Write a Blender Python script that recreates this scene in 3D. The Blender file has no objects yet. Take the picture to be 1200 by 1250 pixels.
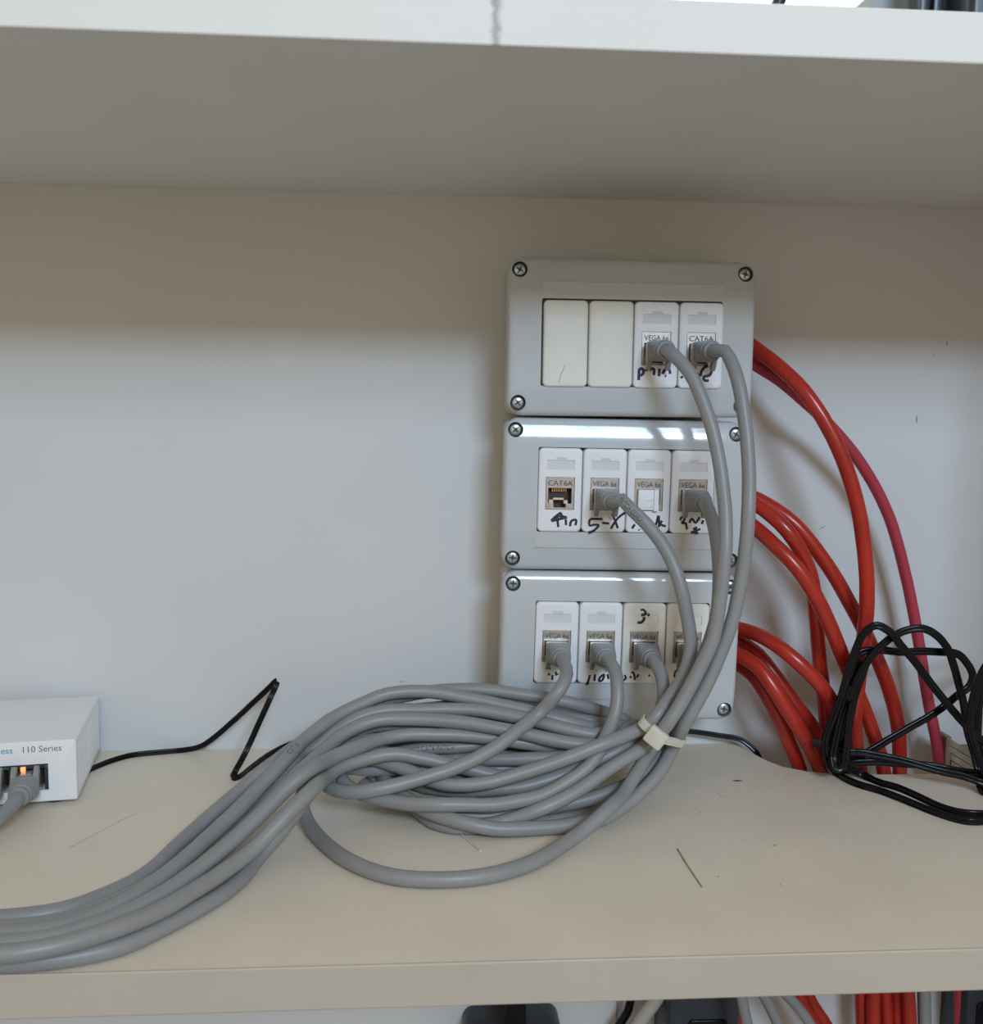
import bpy, bmesh, math, random
from mathutils import Vector, Matrix
random.seed(7)
S = bpy.context.scene
COL = S.collection
MM = 0.001

# ------------------------------------------------------------------ camera
cam_d = bpy.data.cameras.new('camera')
cam = bpy.data.objects.new('camera', cam_d); COL.objects.link(cam)
cx = Vector((0.99738833, -0.07121033, 0.01206648))
cy = Vector((-0.00486682, 0.10042397, 0.99493283))
cz = Vector((0.07206126, 0.99239313, -0.09981513))
M4 = Matrix.Identity(4)
for i in range(3):
    M4[i][0] = cx[i]; M4[i][1] = cy[i]; M4[i][2] = -cz[i]
CAM = Vector((0, -600, 203.668)) * MM
M4.translation = CAM
cam.matrix_world = M4
cam_d.sensor_fit = 'VERTICAL'; cam_d.sensor_height = 36; cam_d.sensor_width = 36
cam_d.lens = 1240 / 1250 * 36
cam_d.clip_start = 0.01; cam_d.clip_end = 50
cam_d.dof.use_dof = True; cam_d.dof.focus_distance = 0.52; cam_d.dof.aperture_fstop = 18
S.camera = cam

# ------------------------------------------------------------------ world, lights, exposure
wd = bpy.data.worlds.new('room_light'); S.world = wd; wd.use_nodes = True
bgn = wd.node_tree.nodes['Background']
bgn.inputs[0].default_value = (1.0, 0.815, 0.575, 1); bgn.inputs[1].default_value = 0.54
def area(name, loc, target, sx, sy, power, color):
    l = bpy.data.lights.new(name, 'AREA'); l.shape = 'RECTANGLE'; l.size = sx; l.size_y = sy
    l.energy = power; l.color = color
    o = bpy.data.objects.new(name, l); COL.objects.link(o); o.location = loc
    o.rotation_euler = (Vector(target) - Vector(loc)).to_track_quat('-Z', 'Y').to_euler()
    return o
# the room's high window: a row of panes in the opposite wall
for wx, ww in ((0.27, 0.10), (0.42, 0.15), (0.59, 0.13), (0.76, 0.16)):
    area('window_pane_light', (wx, -2.2, 1.02), (wx - 0.4, 0, 0.2), ww, 0.15, 3.8 * ww / 0.135, (0.64, 0.86, 1.12))
    area('window_upper_pane_light', (wx, -2.2, 1.25), (wx - 0.4, 0, 0.2), ww, 0.32, 3.4 * ww / 0.135, (0.64, 0.86, 1.12))
S.view_settings.view_transform = 'Standard'; S.view_settings.look = 'None'
S.view_settings.gamma = 1; S.view_settings.use_curve_mapping = False
S.view_settings.exposure = 0.0

# ------------------------------------------------------------------ materials
def mat(name, col, rough=0.5, metal=0.0, spec=0.5, noise=None, bump=None, emit=None, trans=0, coat=0):
    """noise=(scale, amount, detail): slight procedural colour mottling; bump=(scale, strength, distance)"""
    m = bpy.data.materials.new(name); m.use_nodes = True
    nt = m.node_tree; b = nt.nodes['Principled BSDF']
    b.inputs['Base Color'].default_value = (*col, 1); b.inputs['Roughness'].default_value = rough
    b.inputs['Metallic'].default_value = metal; b.inputs['Specular IOR Level'].default_value = spec
    b.inputs['Coat Weight'].default_value = coat; b.inputs['Coat Roughness'].default_value = 0.1
    if trans: b.inputs['Transmission Weight'].default_value = trans
    if emit:
        b.inputs['Emission Color'].default_value = (*emit[0], 1); b.inputs['Emission Strength'].default_value = emit[1]
    tc = nt.nodes.new('ShaderNodeTexCoord')
    if noise:
        n = nt.nodes.new('ShaderNodeTexNoise'); n.inputs['Scale'].default_value = noise[0]; n.inputs['Detail'].default_value = noise[2]
        nt.links.new(tc.outputs['Object'], n.inputs['Vector'])
        r = nt.nodes.new('ShaderNodeValToRGB'); a = noise[1]
        r.color_ramp.elements[0].position = 0.3; r.color_ramp.elements[1].position = 0.7
        r.color_ramp.elements[0].color = (*[c * (1 - a) for c in col], 1); r.color_ramp.elements[1].color = (*[min(1, c * (1 + a)) for c in col], 1)
        nt.links.new(n.outputs['Fac'], r.inputs['Fac']); nt.links.new(r.outputs['Color'], b.inputs['Base Color'])
    if bump:
        n2 = nt.nodes.new('ShaderNodeTexNoise'); n2.inputs['Scale'].default_value = bump[0]; n2.inputs['Detail'].default_value = 4
        nt.links.new(tc.outputs['Object'], n2.inputs['Vector'])
        bp = nt.nodes.new('ShaderNodeBump'); bp.inputs['Strength'].default_value = bump[1]; bp.inputs['Distance'].default_value = bump[2]
        nt.links.new(n2.outputs['Fac'], bp.inputs['Height']); nt.links.new(bp.outputs['Normal'], b.inputs['Normal'])
    return m
MW = mat('white_wall_board', (0.66, 0.665, 0.66), 0.55, noise=(9, 0.025, 3), bump=(900, 0.05, 0.0003))
MUS = mat('white_shelf_laminate', (0.74, 0.735, 0.71), 0.38, noise=(14, 0.02, 3), bump=(700, 0.06, 0.0003))
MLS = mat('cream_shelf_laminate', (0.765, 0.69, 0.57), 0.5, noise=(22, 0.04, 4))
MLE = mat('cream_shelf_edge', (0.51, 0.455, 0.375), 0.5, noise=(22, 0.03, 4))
MGP = mat('grey_cover_plastic', (0.54, 0.565, 0.58), 0.09, noise=(30, 0.015, 2))
MGB = mat('grey_box_plastic', (0.56, 0.55, 0.52), 0.45, noise=(30, 0.02, 2))
MWM = mat('white_module_plastic', (0.83, 0.835, 0.85), 0.42, spec=0.35, noise=(60, 0.015, 2))
MCM = mat('cream_module_plastic', (0.78, 0.77, 0.70), 0.45, spec=0.3, noise=(60, 0.02, 2))
MLW = mat('label_window_plastic', (0.70, 0.71, 0.755), 0.15, noise=(80, 0.02, 2))
MLT = mat('jack_lettering_dark', (0.10, 0.09, 0.085), 0.5, metal=0.2, noise=(400, 0.15, 3))
MJM = mat('die_cast_jack_metal', (0.50, 0.46, 0.42), 0.36, metal=0.85, noise=(400, 0.15, 3))
MSH = mat('plug_shield_metal', (0.80, 0.78, 0.75), 0.25, metal=0.9, noise=(300, 0.08, 3))
MBK = mat('dark_port_cavity', (0.035, 0.025, 0.022), 0.5, noise=(300, 0.3, 2))
MRD = mat('dark_red_contact_block', (0.16, 0.02, 0.02), 0.4, noise=(300, 0.2, 2))
MGD = mat('gold_contacts', (0.75, 0.55, 0.25), 0.3, metal=1.0, noise=(300, 0.1, 2))
MSC = mat('zinc_screw_metal', (0.52, 0.60, 0.64), 0.3, metal=0.95, noise=(500, 0.25, 3))
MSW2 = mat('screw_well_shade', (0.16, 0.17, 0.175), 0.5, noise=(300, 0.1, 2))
MSD = mat('screw_recess_dark', (0.05, 0.06, 0.065), 0.5, noise=(300, 0.2, 2))
MCB = mat('grey_cable_jacket', (0.265, 0.268, 0.268), 0.42, noise=(60, 0.04, 3))
MBT = mat('grey_boot_rubber', (0.25, 0.255, 0.258), 0.45, noise=(90, 0.05, 3))
MRC = mat('red_cable_jacket', (0.42, 0.026, 0.014), 0.26, noise=(40, 0.16, 4))
MPC = mat('pink_red_cable_jacket', (0.42, 0.038, 0.062), 0.5, noise=(40, 0.08, 3))
MBC = mat('black_cord_pvc', (0.004, 0.004, 0.006), 0.2, spec=0.24, noise=(60, 0.2, 2))
MTI = mat('ivory_nylon', (0.66, 0.65, 0.55), 0.35, noise=(80, 0.03, 2))
MINV = mat('violet_marker_ink', (0.022, 0.014, 0.085), 0.4, noise=(200, 0.2, 2))
MINK = mat('blue_black_marker_ink', (0.012, 0.012, 0.03), 0.4, noise=(200, 0.2, 2))
MINKB = mat('black_marker_ink', (0.012, 0.013, 0.014), 0.4, noise=(200, 0.2, 2))
MPRT = mat('dark_cable_print', (0.05, 0.052, 0.055), 0.5, noise=(200, 0.2, 2))
MSW = mat('white_switch_plastic', (0.82, 0.83, 0.83), 0.4, noise=(40, 0.015, 2), bump=(1500, 0.04, 0.0002))
MLB = mat('light_blue_print', (0.10, 0.36, 0.56), 0.5, noise=(200, 0.05, 2))
MDG = mat('dark_grey_print', (0.12, 0.125, 0.13), 0.5, noise=(200, 0.05, 2))
MLO = mat('orange_led', (1.0, 0.45, 0.18), 0.4, emit=((1.0, 0.36, 0.12), 0.9), noise=(400, 0.05, 2))
MLG = mat('green_led_off', (0.02, 0.13, 0.07), 0.3, noise=(400, 0.2, 2))
MST = mat('grey_scuff', (0.36, 0.35, 0.34), 0.7, noise=(300, 0.25, 3))
MDS = mat('dark_ink_chip', (0.06, 0.065, 0.085), 0.6, noise=(500, 0.3, 3))
MWS = mat('white_scuff', (0.80, 0.79, 0.76), 0.7, noise=(300, 0.1, 3))
MTH = mat('tan_bristle', (0.40, 0.35, 0.26), 0.6, noise=(200, 0.2, 2))
MHR = mat('pale_hair', (0.50, 0.47, 0.41), 0.6, noise=(200, 0.1, 2))
MTW = mat('white_thread', (0.66, 0.63, 0.56), 0.5, noise=(200, 0.1, 2))
MWD = mat('brown_wood', (0.23, 0.17, 0.11), 0.7, noise=(130, 0.3, 5))
MTT = mat('dark_plum_wire_tie', (0.02, 0.007, 0.01), 0.6, spec=0.15, noise=(150, 0.2, 2))
MSL = mat('frosted_slats', (0.85, 0.88, 0.90), 0.5, emit=((0.82, 0.92, 1.0), 0.55), noise=(60, 0.03, 2))
MPN = mat('bright_window_pane', (0.9, 0.95, 1.0), 0.3, emit=((0.92, 0.97, 1.0), 1.3), noise=(5, 0.02, 2))
MGR = mat('mid_grey_equipment', (0.30, 0.335, 0.34), 0.4, noise=(40, 0.06, 2))
MBE = mat('blue_black_equipment', (0.025, 0.032, 0.045), 0.35, noise=(40, 0.2, 2))
MFL = mat('grey_floor', (0.32, 0.31, 0.30), 0.6, noise=(6, 0.08, 4))
MUC = mat('beige_cable_jacket', (0.42, 0.40, 0.35), 0.45, noise=(60, 0.05, 2))

# cream shelf: fine linen weave relief
def weave(m, scale, strength):
    nt = m.node_tree; b = nt.nodes['Principled BSDF']; tc = [n for n in nt.nodes if n.type == 'TEX_COORD'][0]
    add = nt.nodes.new('ShaderNodeMath'); add.operation = 'ADD'
    for k, d in enumerate(('X', 'Y')):
        w = nt.nodes.new('ShaderNodeTexWave'); w.wave_type = 'BANDS'; w.bands_direction = d
        w.inputs['Scale'].default_value = scale; w.inputs['Distortion'].default_value = 6; w.inputs['Detail'].default_value = 3; w.inputs['Detail Scale'].default_value = 1.5
        nt.links.new(tc.outputs['Object'], w.inputs['Vector']); nt.links.new(w.outputs['Fac'], add.inputs[k])
    bp = nt.nodes.new('ShaderNodeBump'); bp.inputs['Strength'].default_value = strength; bp.inputs['Distance'].default_value = 0.0002
    nt.links.new(add.outputs[0], bp.inputs['Height']); nt.links.new(bp.outputs['Normal'], b.inputs['Normal'])
weave(MLS, 230, 0.22)

# dirty streak on the front edge of the upper shelf
MUE = mat('white_shelf_edge_band', (0.84, 0.835, 0.80), 0.6, spec=0.3, noise=(14, 0.015, 3))
def streak(m, x0, halfw, dark):
    nt = m.node_tree; b = nt.nodes['Principled BSDF']; tc = [n for n in nt.nodes if n.type == 'TEX_COORD'][0]
    src = b.inputs['Base Color'].links[0].from_socket
    sep = nt.nodes.new('ShaderNodeSeparateXYZ'); nt.links.new(tc.outputs['Object'], sep.inputs[0])
    def math_(op, a, c):
        n = nt.nodes.new('ShaderNodeMath'); n.operation = op
        for i, v in enumerate((a, c)):
            if v is None: continue
            if isinstance(v, (int, float)): n.inputs[i].default_value = v
            else: nt.links.new(v, n.inputs[i])
        return n.outputs[0]
    ns = nt.nodes.new('ShaderNodeTexNoise'); ns.inputs['Scale'].default_value = 260; ns.inputs['Detail'].default_value = 5
    nt.links.new(tc.outputs['Object'], ns.inputs['Vector'])
    wob = math_('MULTIPLY', math_('SUBTRACT', ns.outputs['Fac'], 0.5), halfw * 2.2)
    d = math_('ABSOLUTE', math_('ADD', math_('SUBTRACT', sep.outputs['X'], x0), wob), None)
    mr = nt.nodes.new('ShaderNodeMapRange'); mr.inputs['From Min'].default_value = halfw; mr.inputs['From Max'].default_value = halfw * 0.1
    mr.inputs['To Min'].default_value = 0; mr.inputs['To Max'].default_value = 0.55
    nt.links.new(d, mr.inputs['Value'])
    mx = nt.nodes.new('ShaderNodeMix'); mx.data_type = 'RGBA'
    nt.links.new(mr.outputs['Result'], mx.inputs[0]); nt.links.new(src, mx.inputs[6]); mx.inputs[7].default_value = (*dark, 1)
    nt.links.new(mx.outputs[2], b.inputs['Base Color'])
streak(MUE, 0.0256, 0.0022, (0.16, 0.15, 0.13))

# ------------------------------------------------------------------ mesh builder (all inputs in millimetres)
class MB:
    def __init__(s): s.v = []; s.f = []; s.m = []
    def add(s, vs, fs, mi=0):
        o = len(s.v); s.v += [tuple(v) for v in vs]; s.f += [tuple(i + o for i in f) for f in fs]; s.m += [mi] * len(fs)
        return s
    def box(s, x0, x1, y0, y1, z0, z1, mi=0):
        vs = [(x, y, z) for x in (x0, x1) for y in (y0, y1) for z in (z0, z1)]
        return s.add(vs, [(0, 1, 3, 2), (4, 6, 7, 5), (0, 4, 5, 1), (2, 3, 7, 6), (0, 2, 6, 4), (1, 5, 7, 3)], mi)
    def loft(s, rings, cap0=True, cap1=True, mi=0):
        n = len(rings[0]); vs = [p for r in rings for p in r]; fs = []
        for k in range(len(rings) - 1):
            for i in range(n):
                j = (i + 1) % n; fs.append((k * n + i, k * n + j, (k + 1) * n + j, (k + 1) * n + i))
        if cap0: fs.append(tuple(range(n - 1, -1, -1)))
        if cap1: fs.append(tuple((len(rings) - 1) * n + i for i in range(n)))
        return s.add(vs, fs, mi)
    def sweep(s, path, prof, wide=None, mi=0, caps=True):
        """path: list of Vector mm; prof: list of (a,b); a lies along the 'wide' direction (in the wall plane) when given."""
        n = len(path); T = []
        for i in range(n):
            t = path[min(n - 1, i + 1)] - path[max(0, i - 1)]
            T.append(t.normalized())
        rings = []
        ref = Vector((0, -1, 0)) if wide else (Vector((0, 0, 1)) if abs(T[0].z) < .9 else Vector((1, 0, 0)))
        nrm = None; last = None
        for i in range(n):
            if wide:
                a = T[i].cross(Vector(wide))
                if a.length < 0.25: a = last if last else Vector((1, 0, 0))
                a = (a - T[i] * a.dot(T[i])).normalized()
                if last and a.dot(last) < 0: a = -a
                if last: a = (a * .6 + last * .4); a = (a - T[i] * a.dot(T[i])).normalized()
                last = a; b = T[i].cross(a)
            else:
                nrm = ref if nrm is None else nrm
                nrm = (nrm - T[i] * nrm.dot(T[i])).normalized(); a = nrm; b = T[i].cross(a)
            rings.append([path[i] + a * u + b * w for u, w in prof])
        return s.loft(rings, caps, caps, mi)
    def build(s, name, mats, parent=None, smooth=None, loc=None):
        me = bpy.data.meshes.new(name)
        me.from_pydata([(x * MM, y * MM, z * MM) for x, y, z in s.v], [], s.f)
        mats = mats if isinstance(mats, (list, tuple)) else [mats]
        for m in mats: me.materials.append(m)
        me.polygons.foreach_set('material_index', s.m)
        bm = bmesh.new(); bm.from_mesh(me); bmesh.ops.recalc_face_normals(bm, faces=bm.faces); bm.to_mesh(me); bm.free()
        finish(me, smooth)
        return link(name, me, parent, loc)
def finish(me, smooth):
    if smooth is not None:
        me.polygons.foreach_set('use_smooth', [True] * len(me.polygons))
        me.set_sharp_from_angle(angle=math.radians(smooth))
    me.update()
def link(name, me, parent=None, loc=None):
    o = bpy.data.objects.new(name, me); COL.objects.link(o)
    if parent: o.parent = parent
    if loc: o.location = Vector(loc) * MM
    return o
def thing(name, label, cat, loc=(0, 0, 0), rot=(0, 0, 0), group=None):
    o = bpy.data.objects.new(name, None); COL.objects.link(o); o.empty_display_size = 0.01
    o.location = Vector(loc) * MM; o.rotation_euler = rot
    return tag(o, label, cat, group)
def tag(o, label, cat, group=None):
    o['label'] = label; o['category'] = cat
    if group: o['group'] = group
    return o
def struct(o): o['kind'] = 'structure'; return o
def circ(r, n=16, cx_=0, cy_=0): return [(cx_ + r * math.cos(2 * math.pi * i / n), cy_ + r * math.sin(2 * math.pi * i / n)) for i in range(n)]
def rrect(hx, hz, r, n=5):
    out = []
    for qx, qz, a0 in ((1, 1, 0), (-1, 1, 90), (-1, -1, 180), (1, -1, 270)):
        for k in range(n + 1):
            a = math.radians(a0 + 90 * k / n); out.append((qx * (hx - r) + r * math.cos(a), qz * (hz - r) + r * math.sin(a)))
    return out
def slab(mb, hx, hz, r, yfront, yback, bev, cxo=0, czo=0, nb=3, mi=0):
    """rounded rectangular slab in XZ, front towards -Y with a rounded front edge"""
    rings = [[(cxo + x, yback, czo + z) for x, z in rrect(hx, hz, r)]]
    for k in range(nb + 1):
        a = math.pi / 2 * k / nb; ins = bev * (1 - math.cos(a)); yy = yfront + bev * (1 - math.sin(a))
        rings.append([(cxo + x, yy, czo + z) for x, z in rrect(hx - ins, hz - ins, max(.05, r - ins))])
    return mb.loft(rings, True, True, mi)
def boolean(o, cutters):
    for c in cutters:
        m = o.modifiers.new('cut', 'BOOLEAN'); m.object = c; m.operation = 'DIFFERENCE'; m.solver = 'EXACT'
    bpy.context.view_layer.update()
    dg = bpy.context.evaluated_depsgraph_get()
    me = bpy.data.meshes.new_from_object(o.evaluated_get(dg))
    o.modifiers.clear()
    old = o.data; o.data = me
    for c in cutters:
        d = c.data; bpy.data.objects.remove(c); bpy.data.meshes.remove(d)
    bpy.data.meshes.remove(old)
    return me
def text_verts(body, size, bold=0.0):
    """flat text triangles in millimetres, x along the line, y up"""
    cu = bpy.data.curves.new('print', 'FONT'); cu.body = body; cu.size = size; cu.offset = bold; cu.resolution_u = 3
    o = bpy.data.objects.new('print', cu); COL.objects.link(o)
    bpy.context.view_layer.update()
    dg = bpy.context.evaluated_depsgraph_get(); me = bpy.data.meshes.new_from_object(o.evaluated_get(dg))
    vs = [v.co.copy() for v in me.vertices]; fs = [tuple(p.vertices) for p in me.polygons]
    bpy.data.objects.remove(o); bpy.data.curves.remove(cu); bpy.data.meshes.remove(me)
    return vs, fs
def text_part(name, body, size, m, parent, origin, align='L', raise_=0.12, bold=0.0, flip=False, squeeze=1.0):
    """raised lettering facing -Y in the parent's frame"""
    vs, fs = text_verts(body, size, bold)
    w = max(v.x for v in vs) if vs else 0
    off = {'L': 0, 'C': -w / 2, 'R': -w}[align]
    sg = -1 if flip else 1
    front = [(sg * (v.x + off) * squeeze, -raise_, sg * v.y) for v in vs]; n = len(front)
    mb = MB()
    mb.add([(origin[0] + x, origin[1] + y, origin[2] + z) for x, y, z in front], fs)
    # side walls of the raised letters
    cnt = {}
    for f in fs:
        for i in range(len(f)):
            a, b = f[i], f[(i + 1) % len(f)]; cnt[(a, b)] = cnt.get((a, b), 0) + 1
    edges = [(a, b) for (a, b) in cnt if (b, a) not in cnt]
    vv = [(origin[0] + x, origin[1] + y, origin[2] + z) for x, y, z in front] + [(origin[0] + x, origin[1] + 0.05, origin[2] + z) for x, y, z in front]
    mb.add(vv, [(a, b, b + n, a + n) for a, b in edges])
    return mb.build(name, m, parent)

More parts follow.
